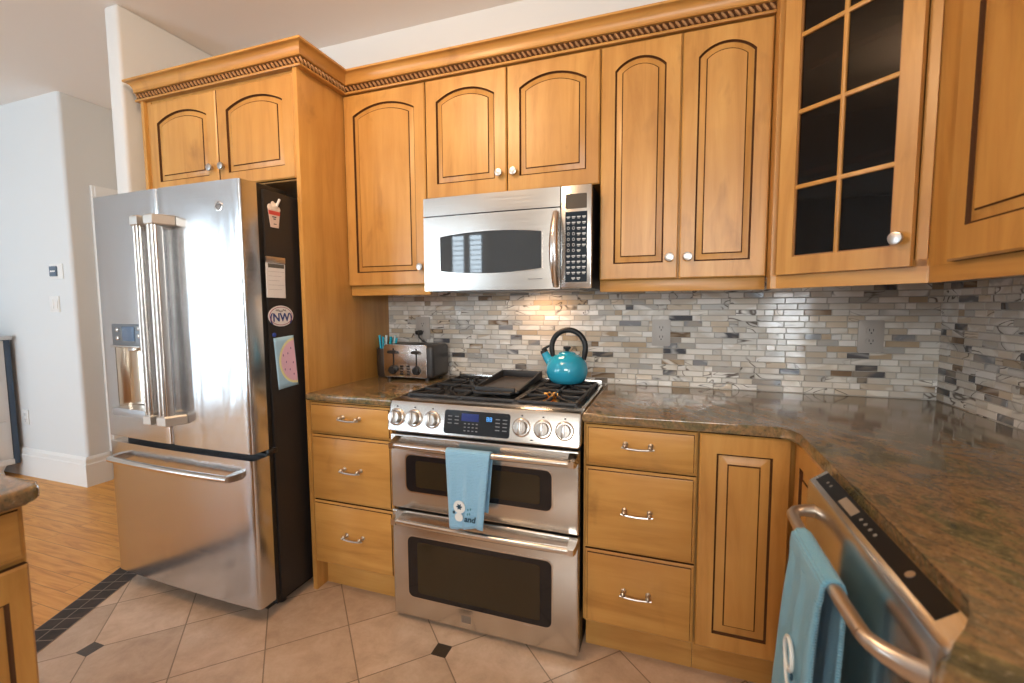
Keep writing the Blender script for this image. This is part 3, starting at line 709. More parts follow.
dF = shell_grid(xs_of(l, r), [0.066, 0.676], lambda *a: False, fy(l, r), -0.800).build('freezer_drawer', STEEL_FR, fr, 30)
# dispenser
ds = MB(); rings = []
for z in (hz0, hz1):
    ring = []
    for k in range(17):
        q = k/16; x = hx0+(hx1-hx0)*q; ring.append((x, fy_raw(x)+0.004+0.066*math.sin(math.pi*q)**0.6, z))
    rings.append(ring)
ds.loft(rings, closed=False); ds.face(rings[0]); ds.face(rings[1])
ds.build('dispenser_niche', make_steel('dispenser_steel', (0.74, 0.64, 0.52), 0.16, (260, 3, 3)), dl, 30)
ds = MB(); ds.prism(rrect(0.226, 0.098, 0.006), -0.006, 0.004, M=frame((-1.154, fy_raw(-1.154)+0.002, 1.158), (1, -0.035, 0), (-0.035, -1, 0)), bev=0.002); dp = ds.build('dispenser_panel', mat('dispenser_grey', (0.20, 0.23, 0.26), 0.3, 0.6), dl)
PM = frame((-1.154, fy_raw(-1.154)-0.0025, 1.163), (1, -0.035, 0), (-0.035, -1, 0))
ds = MB(); ds.box(-0.040, 0.045, -0.030, 0.034, 0, 0.002, 0.001, M=PM); ds.build('screen', mat('dispenser_lcd', (0.10, 0.16, 0.26), 0.12), dp)
for u, v in ((-0.075, 0.018), (-0.075, -0.018), (0.072, 0.026), (0.072, -0.006), (0.090, -0.036)):
    ds = MB(); ds.lathe([(0.0095, 0), (0.0095, 0.003), (0.007, 0.0045), (0, 0.005)], (u, v, 0), 14, M=PM); ds.build('button', NICKEL, dp)
ds = MB(); ds.box(-0.113, 0.113, -0.058, -0.048, -0.01, 0.012, 0.003, M=PM); ds.box(-0.02, 0.02, -0.075, -0.055, -0.035, -0.005, 0.003, M=PM); ds.build('dispenser_spout', STEEL, dl)
ds = MB(); ds.prism(rrect(0.236, 0.034, 0.008), -0.05, 0.020, M=frame((-1.154, fy_raw(-1.154), 0.822), (1, -0.035, 0), (-0.035, -1, 0)), bev=0.005); ds.build('drip_tray', mat('tray_grey', (0.42, 0.44, 0.47), 0.35, 0.7), dl)
# door handles
BRACKET = mat('handle_bracket_metal', (0.60, 0.57, 0.53), 0.38, 0.9)
def fridge_handle(x0, x1, side, parent):
    mb = MB(); xc = (x0+x1)/2; w = x1-x0; yb = -0.908
    mb.prism(rrect(w, 0.034, 0.008, xc, yb-0.012), 0.826, 1.614)
    for q in (-0.25, 0.25): mb.prism(rrect(w*0.28, 0.010, 0.003, xc+q*w, yb-0.031), 0.826, 1.614)
    h = mb.build('handle', STEEL_HANDLE, parent, 40)
    for z, s in ((1.600, 1), (0.800, -1)):
        mb = MB(); ring = lambda zz, g: [(xc-w/2-g, yb-0.036-g, zz), (xc+w/2+g, yb-0.036-g, zz), (xc+w/2+g+0.030*(side > 0), fy_raw(xc)-0.002, zz+0.0), (xc-w/2-g-0.030*(side < 0), fy_raw(xc)-0.002, zz)]
        mb.loft([ring(z, 0.0), ring(z+0.004, 0.003), ring(z+0.034, 0.003), ring(z+0.040, -0.002)])
        mb.build('handle_bracket', BRACKET, h, 30)
fridge_handle(-0.970, -0.932, -1, dl); fridge_handle(-0.890, -0.846, 1, dR)
mb = MB(); pts = []
for k in range(17):
    q = -1+2*k/16; x = -0.915+q*0.362; pts.append((x, fy_raw(x)-0.048+0.004*q*q, 0.611))
mb.tube(pts, 0.013, 12, flat=1.1)
hd = mb.build('handle', STEEL_HANDLE, dF, 50)
for q in (-1, 1):
    mb = MB(); x = -0.915+q*0.363; mb.loft([[(x+dx, fy_raw(x)+0.002, 0.611+dz) for dx, dz in ((-0.017, -0.014), (0.017, -0.014), (0.017, 0.014), (-0.017, 0.014))], [(x+dx+q*-0.006, fy_raw(x)-0.048, 0.611+dz) for dx, dz in ((-0.012, -0.012), (0.012, -0.012), (0.012, 0.012), (-0.012, 0.012))]])
    mb.build('handle_bracket', STEEL_HANDLE, hd, 30)
# round maker's emblem on the right door
EM = frame((-0.577, fy_raw(-0.577)-0.0005, 1.660), (1, 0.05, 0), (0.05, -1, 0))
mb = MB(); mb.lathe([(0.0, 0), (0.019, 0), (0.019, 0.0016), (0.0165, 0.0020), (0.016, 0.0012), (0.0, 0.0012)], (0, 0, 0), 28, M=EM)
eb = mb.build('emblem', STEEL_HANDLE, dR)
mb = MB()
for a in (0, 90, 180, 270):
    pts = [(0.0135*math.cos(math.radians(a+q))*(1-0.35*q/80), 0.0135*math.sin(math.radians(a+q))*(1-0.35*q/80), 0.0019) for q in range(-10, 91, 12)]
    mb.tube(pts, 0.0011, 6, M=EM)
for sx in (-1, 1):
    pts = [(sx*0.004+0.0042*math.cos(q), 0.0046*math.sin(q)*(1.1), 0.0019) for q in (2*math.pi*k/14 for k in range(11))]
    mb.tube(pts, 0.0011, 6, M=EM)
mb.build('monogram', mat('emblem_grey', (0.10, 0.11, 0.13), 0.4), eb)

# magnets and papers on the refrigerator side (plane x = -0.492, seen from +x)
MX = lambda y, z, e=0.0: frame((-0.478+e, y, z), (0, 1, 0), (1, 0, 0))
def flat(poly, M, a, b, mi=0, mb=None): mb = mb or MB(); mb.prism(poly, a, b, M=M, mi=mi); return mb
PAPER = mat('white_paper', (0.76, 0.75, 0.76), 0.7)
M = MX(-0.716, 1.648, 0.0)
cup = thing('milkshake_magnet', 'milkshake cup shaped magnet near the top of refrigerator side', 'magnet', (-0.4765, -0.716, 1.59))
flat([(-0.020, -0.050), (0.018, -0.050), (0.028, 0.022), (-0.030, 0.022)], M, 0, 0.003).build('cup', mat('shake_pink', (0.72, 0.58, 0.52), 0.5), cup, 0)
mb = MB()
for u, v, r_ in ((-0.018, 0.028, 0.015), (0.004, 0.033, 0.018), (0.020, 0.026, 0.012), (-0.004, 0.044, 0.011)): mb.sphere(M @ Vector((u, v, 0.001)), r_, 0.16, 1, 1, 12)
mb.build('whipped_cream', mat('cream', (0.80, 0.72, 0.64), 0.5), cup)
mb = MB(); mb.tube([M @ Vector((0.010, 0.035, 0.003)), M @ Vector((0.028, 0.068, 0.003))], 0.005, 8); mb.build('straw', PAPER, cup)
flat([(-0.0288, 0.000), (0.0262, 0.000), (0.0275, 0.016), (-0.0298, 0.016)], M, 0.003, 0.0036).build('red_band', mat('shake_red', (0.60, 0.07, 0.06), 0.5), cup, 0)
mb = MB()
for u, v, w, h in ((-0.002, -0.008, 0.020, 0.004), (-0.001, -0.016, 0.012, 0.004), (0.0, -0.036, 0.014, 0.003)): mb.box(u-w/2, u+w/2, v-h/2, v+h/2, 0.003, 0.0034, M=M)
mb.build('print', INK, cup, 0)
M = MX(-0.722, 1.395)
pad = thing('notepad', 'white magnetic notepad with metal clip on refrigerator side', 'notepad', (-0.4765, -0.722, 1.32))
mb = MB()
for k in range(5): mb.prism([(-0.049, -0.080), (0.047-0.002*k, -0.082), (0.046, 0.058), (-0.047, 0.060)], 0.001*k, 0.001*k+0.0008, M=M)
mb.build('paper', PAPER, pad, 0)
mb = MB(); mb.box(-0.049, 0.046, 0.060, 0.084, 0, 0.008, 0.002, M=M); mb.build('clip', NICKEL, pad)
mb = MB(); mb.box(-0.040, 0.040, 0.040, 0.056, 0.005, 0.0054, M=M); mb.build('header_band', mat('pad_header', (0.10, 0.10, 0.09), 0.6), pad, 0)
mb = MB()
for k in range(5): mb.box(-0.040, 0.038 - 0.012*(k % 3), 0.024-0.018*k, 0.0252-0.018*k, 0.005, 0.0053, M=M)
mb.build('ruled_line', mat('pencil_grey', (0.42, 0.42, 0.45), 0.7), pad, 0)
M = MX(-0.705, 1.239)
def ell(a, b, n=40): return [(a*math.cos(2*math.pi*k/n), b*math.sin(2*math.pi*k/n)) for k in range(n)]
ov = thing('oval_magnet', 'white oval car magnet lettered NW in navy on refrigerator side', 'magnet', (-0.4765, -0.705, 1.195))
flat(ell(0.064, 0.043), M, 0, 0.002).build('oval', PAPER, ov, 0)
mb = MB(); mb.tube([M @ Vector((x, y, 0.002)) for x, y in ell(0.0575, 0.037)], 0.0013, 6, closed=True); mb.build('border', mat('magnet_red', (0.30, 0.06, 0.12), 0.5), ov)
NAVY = mat('magnet_navy', (0.02, 0.05, 0.22), 0.5)
text_mesh('letters', '(NW)', 0.047, M @ Matrix.Translation((0, -0.007, 0.0022)), NAVY, ov, 0.0004, bold=0.0012)
mb = MB(); pts = [M @ Vector((-0.026+0.052*k/24, 0.0215+0.004*math.sin(k*1.5)+0.003*math.sin(k*0.26*math.pi/2), 0.0023)) for k in range(25)]; mb.tube(pts, 0.0010, 5); mb.build('script_line', INK, ov)
M = MX(-0.690, 1.045) @ Matrix.Rotation(math.radians(4), 4, 'Z')
wm = thing('watermelon_drawing', 'curling paper drawing of pink watermelon half on refrigerator side', 'drawing', (-0.477, -0.690, 0.93))
def wmp(u, v): return M @ Vector((u, v, 0.002 + 0.010*max(0, u*9)**2*(0.5-v*4 if v < 0.1 else 0.1)))
def wshape(name, poly_uv, off, m_):
    mb = MB(); mb.face([wmp(u, v) + Vector((off, 0, 0)) for u, v in poly_uv]); return mb.build(name, m_, wm, 0)
mb = MB(); G = [[wmp(-0.052+0.104*i/10 + 0.010*(5-j)/5*0.0, -0.108+0.216*j/10) for i in range(11)] for j in range(11)]
mb.loft(G, closed=False); sh = mb.build('paper', mat('sky_blue_paper', (0.36, 0.60, 0.80), 0.7), wm); sm_ = sh.modifiers.new('thickness', 'SOLIDIFY'); sm_.thickness = 0.0006
def half(a, b, cu, n=24): return [(cu - a*math.sin(math.pi*k/n), b*math.cos(math.pi*k/n)) for k in range(n+1)]
def wgrid(name, a, b, off, m_):
    mb = MB(); rings = []
    for k in range(25):
        q = math.pi*k/24; v = b*math.cos(q); u0 = 0.050 - a*math.sin(q); rings.append([wmp(u0+(0.050-u0)*i/8, v) + Vector((off, 0, 0)) for i in range(9)])
    mb.loft(rings, closed=False); return mb.build(name, m_, wm)
wgrid('rind', 0.086, 0.098, 0.0007, mat('rind_yellow', (0.78, 0.76, 0.42), 0.7)); wgrid('flesh', 0.076, 0.088, 0.0012, mat('flesh_pink', (0.75, 0.50, 0.66), 0.7))
SEED = mat('seed_purple', (0.25, 0.12, 0.30), 0.7)
for u, v in ((0.0, 0.0), (0.012, 0.035), (0.030, 0.055), (0.016, -0.035), (0.034, -0.058), (0.036, -0.008), (-0.012, 0.03), (-0.010, -0.03)): mb = MB(); mb.sphere(wmp(u, v)+Vector((0.0012, 0, 0)), 0.0035, 0.25, 0.8, 1.4, 8); mb.build('seed', SEED, wm)
mb = MB(); mb.lathe([(0.008, 0), (0.009, 0.004), (0.007, 0.006), (0, 0.0065)], (0, 0, 0), 16, M=MX(-0.745, 1.163))
solo(mb, 'button_magnet', mat('magnet_blue', (0.02, 0.06, 0.35), 0.4), 'tiny blue button magnet just above the watermelon drawing', 'magnet', (-0.4775, -0.745, 1.158))

# ---- microwave
mw = thing('microwave', 'stainless over-range microwave with bowed handle and black keypad', 'microwave', (0.39, -0.2, 1.343))
MX0, MX1, MZ0, MZ1, MY = 0.020, 0.757, 1.343, 1.742, -0.392
mb = MB(); mb.box(MX0+0.002, MX1-0.001, MY+0.022, -0.004, MZ0, MZ1, 0.002); mb.build('housing', BLACK, mw)
mb = MB(); mb.box(MX0+0.06, MX1-0.06, -0.33, -0.06, MZ0-0.004, MZ0+0.002); mb.build('vent_filter', mat('filter_grey', (0.25, 0.24, 0.23), 0.5, 0.8), mw, 0)
def bowed(x0, x1, z0, z1, skip, name, mats, extra=()):
    f = lambda x: MY + 0.010*((x-0.33)/0.33)**2*0.6
    xs = sorted({x0+(x1-x0)*k/16 for k in range(17)} | set(extra)); g = shell_grid(xs, [z0, z0+0.003, z1-0.003, z1], skip, f, MY+0.022); return g.build(name, mats, mw, 30)
bowed(MX0, 0.632, 1.666, MZ1, lambda *a: False, 'vent_grille', STEEL)
dm = bowed(MX0, 0.632, MZ0, 1.661, lambda *a: False, 'door', STEEL)
mb = MB(); mb.box(MX0+0.003, 0.632, MY+0.012, MY+0.022, 1.660, 1.668); mb.build('vent_gap', BLACK, mw, 0)
# lens-shaped window
def lens(w, h0, h1, n=16): return [(-w/2+w*k/n, h1/2*0+(-h0/2-(h1-h0)/2*(1-(2*k/n-1)**2))) for k in range(n+1)] + [(w/2-w*k/n, h0/2+(h1-h0)/2*(1-(2*k/n-1)**2)) for k in range(n+1)]
WM = frame((0.330, MY+0.0, 1.5005), (1, 0, 0), (0, -1, 0))
mb = MB(); mb.prism(lens(0.462, 0.152, 0.182), -0.004, 0.0012, M=WM); mb.build('window_bezel', STEEL_HANDLE, dm, 0)
mb = MB(); mb.prism(lens(0.454, 0.146, 0.175), -0.004, 0.0022, M=WM); mb.build('window', mat('microwave_glass', (0.035, 0.045, 0.055), 0.03, 0.0, Specular_IOR_Level=0.9), dm, 0)
mb = MB(); pts = [(0.6165, MY-0.004-0.038*math.sin(math.pi*k/20)**0.75, 1.353+0.290*k/20) for k in range(21)]
mb.tube(pts, [0.009+0.005*math.sin(math.pi*k/20) for k in range(21)], 12, flat=1.35, up=(0, 1, 0)); mb.build('handle', STEEL_HANDLE, dm, 50)
mb = MB(); mb.box(0.636, MX1, MY-0.001, MY+0.024, MZ0, MZ1, 0.004); cp = mb.build('control_panel', STEEL, mw)
CM = frame((0.6965, MY-0.001, 1.50), (1, 0, 0), (0, -1, 0))
mb = MB(); mb.prism(rrect(0.084, 0.056, 0.003, 0.0, 0.180), -0.002, 0.0012, M=CM); mb.build('display', mat('mw_display', (0.10, 0.085, 0.07), 0.1), cp, 0)
mb = MB(); mb.prism(rrect(0.086, 0.272, 0.003, 0.001, 0.004), -0.002, 0.0010, M=CM); kp = mb.build('keypad', mat('keypad_black', (0.012, 0.022, 0.034), 0.12), cp, 0)
mb = MB()
for j in range(12):
    for i in range(4):
        if (i, j) in ((3, 6), (0, 11), (3, 11)): continue
        u, v = -0.030+0.0205*i, 0.120-0.0215*j
        if i < 2 and 2 <= j <= 6: mb.tube([(u+0.0045*math.cos(q), v+0.0055*math.sin(q), 0.0012) for q in (2*math.pi*k/10 for k in range(10))], 0.0009, 5, closed=True, M=CM)
        else: mb.box(u-0.007, u+0.007, v-0.0022, v+0.0022, 0.0008, 0.0014, M=CM); mb.box(u-0.005, u+0.004, v-0.0066, v-0.0046, 0.0008, 0.0014, M=CM)
mb.build('key_print', MARK, kp)
mb = MB(); mb.box(0.105, 0.120, MY-0.0015, MY+0.003, 1.383, 1.388); mb.box(0.50, 0.56, MY-0.001, MY+0.003, 1.383, 1.3855); mb.build('badge', mat('badge_grey', (0.2, 0.2, 0.2), 0.4), dm, 0)
_l = bpy.data.lights.new('cooktop_lamp', 'AREA'); _l.shape = 'RECTANGLE'; _l.size = 0.12; _l.size_y = 0.06; _l.energy = 1.1; _l.color = (1, 0.62, 0.36)
_o = bpy.data.objects.new('cooktop_lamp', _l); COL.objects.link(_o); _o.location = (0.47, -0.12, MZ0-0.008)

# ---- range
rg = thing('range', 'stainless double oven gas range with six knobs and black cast grates', 'range', (0.38, -0.33, 0))
RW = 0.7654
mb = MB(); mb.box(0.004, RW-0.004, -0.618, -0.02, 0.012, 0.885); mb.build('body', BLACK, rg, 0)
for x in (0.05, RW-0.05):
    for y in (-0.55, -0.08): mb = MB(); mb.cyl((x, y, 0), (x, y, 0.014), 0.02, 12); mb.build('foot', BLACK, rg)
prof = [(-0.600, 0.785), (-0.662, 0.785), (-0.6665, 0.790), (-0.6445, 0.888), (-0.637, 0.901), (-0.622, 0.9065), (-0.566, 0.9065), (-0.566, 0.885), (-0.600, 0.885)]
mb = MB(); cyz = (-0.61, 0.86)
def rg_ring(x, s): return [(x, y+(cyz[0]-y)*s, z+(cyz[1]-z)*s) for y, z in prof]
mb.loft([rg_ring(-0.002, 0.10), rg_ring(0.001, 0.04), rg_ring(0.007, 0.0), rg_ring(RW-0.007, 0.0), rg_ring(RW-0.001, 0.04), rg_ring(RW+0.002, 0.10)])
cp = mb.build('control_panel', STEEL, rg, 28)
_v = Vector((0, 0.022, 0.098)).normalized(); _n = Vector((1, 0, 0)).cross(_v)
MC = Matrix(((1, 0, 0, 0), (0, _v.y, _n.y, -0.6665), (0, _v.z, _n.z, 0.790), (0, 0, 0, 1)))
for kx in (0.036, 0.115, 0.194, 0.555, 0.634, 0.712):
    mb = MB(); mb.lathe([(0.034, -0.004), (0.034, 0.003), (0.031, 0.006), (0.0285, 0.0065), (0.0285, -0.002), (0.0, -0.002)], (kx, 0.052, 0), 28, M=MC)
    kb = mb.build('knob_bezel', mat('bezel_bronze', (0.62, 0.55, 0.49), 0.25, 1.0) if 'bezel_bronze' not in bpy.data.materials else bpy.data.materials['bezel_bronze'], cp)
    mb = MB(); mb.lathe([(0.0235, -0.002), (0.0235, 0.022), (0.0225, 0.026), (0.0, 0.0265)], (kx, 0.052, 0), 26, M=MC)
    mb.box(kx-0.0062, kx+0.0062, 0.052-0.0235, 0.052+0.0235, 0.020, 0.037, 0.0025, M=MC); mb.build('knob', NICKEL, kb)
mb = MB()
for kx in (0.036, 0.115, 0.194, 0.555, 0.634, 0.712): mb.box(kx-0.003, kx+0.003, 0.0915, 0.0965, 0, 0.0006, M=MC)
mb.box(0.105, 0.135, 0.010, 0.0125, 0, 0.0006, M=MC); mb.box(0.59, 0.60, 0.009, 0.013, 0, 0.0006, M=MC); mb.build('dial_print', INK, cp, 0)
mb = MB(); mb.prism(rrect(0.264, 0.088, 0.010, 0.379, 0.052), -0.002, 0.0022, M=MC); dp = mb.build('display', mat('oven_display_black', (0.014, 0.018, 0.024), 0.10), cp, 0)
mb = MB(); mb.box(0.318, 0.388, 0.058, 0.086, 0.002, 0.0028, M=MC); mb.build('lcd', BLUELCD, dp, 0)
mb = MB()
for u in (0.424, 0.436):
    for v in (0.064, 0.071, 0.078): mb.box(u-0.003, u+0.003, v-0.0008, v+0.0008, 0.0024, 0.0032, M=MC)
    for du in (-0.0035, 0.0035): mb.box(u+du-0.0008, u+du+0.0008, 0.064, 0.078, 0.0024, 0.0032, M=MC)
mb.build('clock_digits', BLUEDIGIT, dp, 0)
DIMP = mat('dim_key_print', (0.16, 0.18, 0.20), 0.4)
for u0, cols_, rows_ in ((0.262, 2, 3), (0.330, 4, 3), (0.455, 2, 4)):
    mb = MB()
    for i in range(cols_):
        for j in range(rows_):
            u, v = u0+i*(0.028 if cols_ == 2 else 0.016), 0.047-0.013*j+(0.024 if cols_ == 2 else 0); mb.box(u, u+(0.017 if cols_ == 2 else 0.008), v, v+0.0035, 0.002, 0.0026, M=MC)
    mb.build('key_print', DIMP, dp, 0)
# cooktop
mb = MB(); mb.box(0.010, RW-0.010, -0.568, -0.035, 0.868, 0.884, 0.003); mb.build('cooktop', ENAMEL, rg)
mb = MB(); mb.box(-0.001, 0.012, -0.570, -0.022, 0.866, 0.9075, 0.003); mb.build('side_trim', STEEL, rg)
mb = MB(); mb.box(RW-0.012, RW+0.001, -0.570, -0.022, 0.866, 0.9075, 0.003); mb.build('side_trim', STEEL, rg)
mb = MB(); mb.box(0.012, RW-0.012, -0.036, -0.022, 0.866, 0.924, 0.003); mb.build('back_trim', STEEL, rg)
def burner(x, y, r, m_):
    mb = MB(); mb.lathe([(r*1.25, 0.900), (r*1.25, 0.906), (r, 0.910), (r*0.95, 0.918)], (x, y, -0.018), 24); mb.lathe([(r*0.95, 0.912), (r, 0.919), (r*0.93, 0.926), (0, 0.928)], (x, y, -0.018), 24); b = mb.build('burner', m_, rg)
for x, y, r_ in ((0.150, -0.44, 0.045), (0.150, -0.17, 0.036), (0.383, -0.31, 0.05), (0.615, -0.17, 0.045)): burner(x, y, r_, IRON)
mb = MB(); mb.lathe([(0.036, 0.883), (0.034, 0.890), (0.022, 0.895), (0.018, 0.906), (0.012, 0.917), (0.0, 0.919)], (0.598, -0.395, 0), 24)
for k in range(6):
    q = 2*math.pi*k/6; mb.box(0.013, 0.030, -0.004, 0.004, 0.902, 0.921, 0.0015, M=Matrix.Translation((0.598, -0.395, 0)) @ Matrix.Rotation(q, 4, 'Z'))
mb.build('burner', BRASS, rg)
def grate(x0, x1, y0, y1, cross):
    mb = MB(); b = 0.0055; zt, zb = 0.920, 0.906
    for y in (y0, y1): mb.box(x0, x1, y-b, y+b, zb, zt, 0.003)
    for x in (x0, x1): mb.box(x-b, x+b, y0, y1, zb, zt, 0.003)
    ym = (y0+y1)/2; mb.box(x0, x1, ym-b, ym+b, zb, zt, 0.003); xm = (x0+x1)/2
    for yc in cross:
        for a in range(4):
            q = math.radians(45+90*a); ex, ey = (x1-x0)/2/abs(math.cos(q)), (y1-y0)/4/abs(math.sin(q)); L = min(ex, ey)
            c, s_ = math.cos(q), math.sin(q); mb.tube([(xm+0.03*c, yc+0.03*s_, zt-0.002), (xm+0.045*c, yc+0.045*s_, zt-0.006), (xm+L*c*0.98, yc+L*s_*0.98, zt-0.007)], 0.006, 6)
        for sx in (-1, 1): mb.box(xm+sx*0.032 if sx > 0 else x0, x1 if sx > 0 else xm-0.032, yc-0.005, yc+0.005, zb+0.002, zt+0.002, 0.0025)
        for sy in (-1, 1): mb.box(xm-0.005, xm+0.005, yc+0.032 if sy > 0 else yc-(y1-y0)/4, yc+(y1-y0)/4 if sy > 0 else yc-0.032, zb+0.002, zt+0.002, 0.0025)
    for x in (x0, x1):
        for y in (y0, ym, y1): mb.box(x-0.007, x+0.007, y-0.007, y+0.007, 0.883, 0.912, 0.002)
    mb.build('grate', IRON, rg)
grate(0.034, 0.262, -0.555, -0.062, (-0.435, -0.180)); grate(0.506, 0.732, -0.555, -0.062, (-0.435, -0.180)); grate(0.272, 0.494, -0.555, -0.062, ())
# oven doors
def oven_door(z0, z1, wz0, wz1, hz, name):
    mb = MB(); mb.box(0.002, RW-0.002, -0.655, -0.622, z0, z1, 0.007, 3); d = mb.build(name, STEEL, rg)
    OM = frame((0.370, -0.655, (wz0+wz1)/2), (1, 0, 0), (0, -1, 0)); w, h = 0.592, wz1-wz0
    mb = MB(); mb.prism(rrect(w+0.010, h+0.010, 0.027), -0.004, 0.0014, M=OM); mb.build('window_trim', STEEL_HANDLE, d, 0)
    mb = MB(); mb.prism(rrect(w, h, 0.023), -0.004, 0.0022, M=OM); wd = mb.build('window', BLACKGLASS, d, 0)
    mb = MB(); mb.prism(rrect(w-0.086, h-0.040, 0.012), 0.0018, 0.0026, M=OM); mb.build('window_view', mat('oven_view_%s' % name, (0.030, 0.022, 0.012), 0.07), wd, 0)
    mb = MB(); pts = [(0.395+q*0.342, -0.7085+0.008*q*q, hz) for q in (-1+2*k/16 for k in range(17))]; mb.tube(pts, 0.0125, 12)
    h_ = mb.build('handle', STEEL_HANDLE, d, 50)
    for q in (-1, 1):
        mb = MB(); x = 0.395+q*0.350
        mb.loft([[(x+dx, -0.654, hz+0.006+dz) for dx, dz in ((-0.016, -0.016), (0.016, -0.016), (0.016, 0.018), (-0.016, 0.018))], [(x+dx, -0.690, hz+dz) for dx, dz in ((-0.014, -0.014), (0.014, -0.014), (0.014, 0.014), (-0.014, 0.014))], [(x+dx, -0.714, hz+dz) for dx, dz in ((-0.010, -0.011), (0.010, -0.011), (0.010, 0.011), (-0.010, 0.011))]])
        mb.build('handle_bracket', STEEL_HANDLE, h_, 30)
    return d
oven_door(0.470, 0.773, 0.546, 0.693, 0.742, 'upper_door'); ld = oven_door(0.020, 0.461, 0.108, 0.360, 0.437, 'lower_door')
mb = MB(); mb.box(0.305, 0.345, -0.6558, -0.654, 0.048, 0.076, 0.001); mb.build('badge', mat('bronze_badge', (0.16, 0.12, 0.09), 0.5), ld)

# ---- griddle resting on the middle grate
gr = thing('griddle', 'black cast griddle pan lying across the middle range grate', 'griddle', (0.378, -0.280, 0.9225))
GM = Matrix.Translation((0.378, -0.280, 0.9225)) @ Matrix.Rotation(math.radians(1), 4, 'Z')
mb = MB(); gw, gl = 0.098, 0.190
mb.box(-gw, gw, -gl, gl, 0, 0.008, 0.002, M=GM)
for x in (-gw, gw):
    mb.loft([[(x-0.004, -gl, 0.006), (x+0.004, -gl, 0.006), (x+0.004, -gl, 0.014), (x-0.004, -gl, 0.014)], [(x-0.004, gl, 0.006), (x+0.004, gl, 0.006), (x+0.004, gl, 0.040), (x-0.004, gl, 0.040)]], M=GM)
mb.box(-gw, gw, gl-0.006, gl+0.004, 0.004, 0.040, 0.002, M=GM)
mb.build('pan', IRON, gr)
mb = MB(); mb.box(-gw+0.012, gw-0.012, -gl+0.035, gl-0.010, 0.0078, 0.0092, 0.0005, M=GM); mb.build('cooking_surface', GRIDDLE, gr)
mb = MB(); mb.prism([(-gw+0.01, -gl-0.004), (gw-0.01, -gl-0.004), (gw-0.02, -gl-0.040), (-gw+0.02, -gl-0.040)], 0.0, 0.010, M=GM, bev=0.002); mb.box(-gw+0.012, gw-0.012, -gl-0.008, -gl+0.004, 0.0, 0.024, 0.002, M=GM); mb.build('handle', IRON, gr)

# ---- dishwasher
DIMKEY = mat('dim_button', (0.22, 0.20, 0.17), 0.4)
dw = thing('dishwasher', 'stainless dishwasher with top controls and a bar handle, under corner worktop', 'dishwasher', (1.7, -1.22, 0))
mb = MB(); mb.box(1.432, 2.00, -1.545, -0.955, 0.012, 0.868); mb.box(1.47, 1.50, -1.54, -0.96, 0.0, 0.10); mb.build('tub', BLACK, dw, 0)
DX = 1.366
mb = MB(); prof = [(DX+0.058, 0.11), (DX, 0.11), (DX-0.002, 0.50), (DX, 0.852), (DX+0.003, 0.860), (DX+0.010, 0.866), (DX+0.036, 0.886), (DX+0.038, 0.868), (DX+0.058, 0.866)]
rings = []
for y, s in ((-0.952, 0.0), (-0.955, 0.0), (-1.50, 0.0), (-1.512, 0.004), (-1.517, 0.012)): rings.append([(x+s if x < DX+0.03 else x, y, z-s*0.5) for x, z in prof])
mb.loft(rings); dd = mb.build('door', STEEL, dw, 28)
_u = Vector((0.046, 0, 0.004)).normalized()
mb = MB()
mb.loft([[(DX+0.0115, y, 0.8670), (DX+0.0355, y, 0.8855), (DX+0.0350, y, 0.8866), (DX+0.0110, y, 0.8681)] for y in (-0.968, -1.468)]); cs = mb.build('control_strip', STRIPBLACK, dd, 0)
mb = MB()
SLZ = lambda a: 0.8681+(a-0.011)*0.771
for y0, y1, a, b in ((-1.10, -1.17, 0.015, 0.029),): mb.loft([[(DX+a, y, SLZ(a)-0.001), (DX+b, y, SLZ(b)-0.001), (DX+b, y, SLZ(b)+0.0006), (DX+a, y, SLZ(a)+0.0006)] for y in (y0, y1)])
mb.build('lcd', mat('dw_lcd', (0.30, 0.24, 0.18), 0.2), cs, 0)
for y0 in (-1.01, -1.03, -1.195, -1.215, -1.235, -1.255, -1.375):
    mb = MB(); mb.cyl((DX+0.0235, y0, SLZ(0.023)-0.001), (DX+0.0225, y0, SLZ(0.023)+0.0006), 0.0035 if y0 > -1.3 else 0.007, 14); mb.build('button', DIMKEY if y0 > -1.3 else NICKEL, cs)
WH = mat('warm_handle_metal', (0.62, 0.54, 0.47), 0.34, 1.0)
def ell_loft(mb, path, seg=14):
    """(centre, half-thickness, half-height) rings along a bar in plan"""
    P = [Vector(p[0]) for p in path]; rings = []
    for i, (c, a, b) in enumerate(path):
        t = (P[min(i+1, len(P)-1)]-P[max(i-1, 0)]); t.z = 0; t.normalize(); nrm = Vector((t.y, -t.x, 0))
        rings.append([P[i] + nrm*a*math.cos(2*math.pi*k/seg) + Vector((0, 0, b*math.sin(2*math.pi*k/seg))) for k in range(seg)])
    mb.loft(rings); return mb
mb = MB(); XB = DX-0.054
path = [((XB+0.004*(q*q), -1.235+q*0.195, 0.805), 0.0115, 0.0115) for q in (-1+2*k/16 for k in range(17))]
ell_loft(mb, path); hb = mb.build('handle', WH, dd, 60)
mb = MB(); ell_loft(mb, [((XB+0.004, -1.041, 0.805), 0.0115, 0.0115), ((XB+0.006, -1.030, 0.805), 0.0115, 0.0115), ((XB+0.014, -1.016, 0.805), 0.0115, 0.012), ((XB+0.030, -1.008, 0.806), 0.011, 0.013), ((DX+0.004, -1.006, 0.807), 0.012, 0.015)]); mb.build('handle_bracket', WH, hb, 60)
mb = MB(); ell_loft(mb, [((XB+0.004, -1.429, 0.805), 0.0115, 0.0115), ((XB+0.008, -1.440, 0.804), 0.0120, 0.0125), ((XB+0.020, -1.456, 0.802), 0.0125, 0.0145), ((XB+0.038, -1.472, 0.800), 0.012, 0.017), ((DX+0.004, -1.484, 0.798), 0.011, 0.019)]); mb.build('handle_bracket', WH, hb, 60)

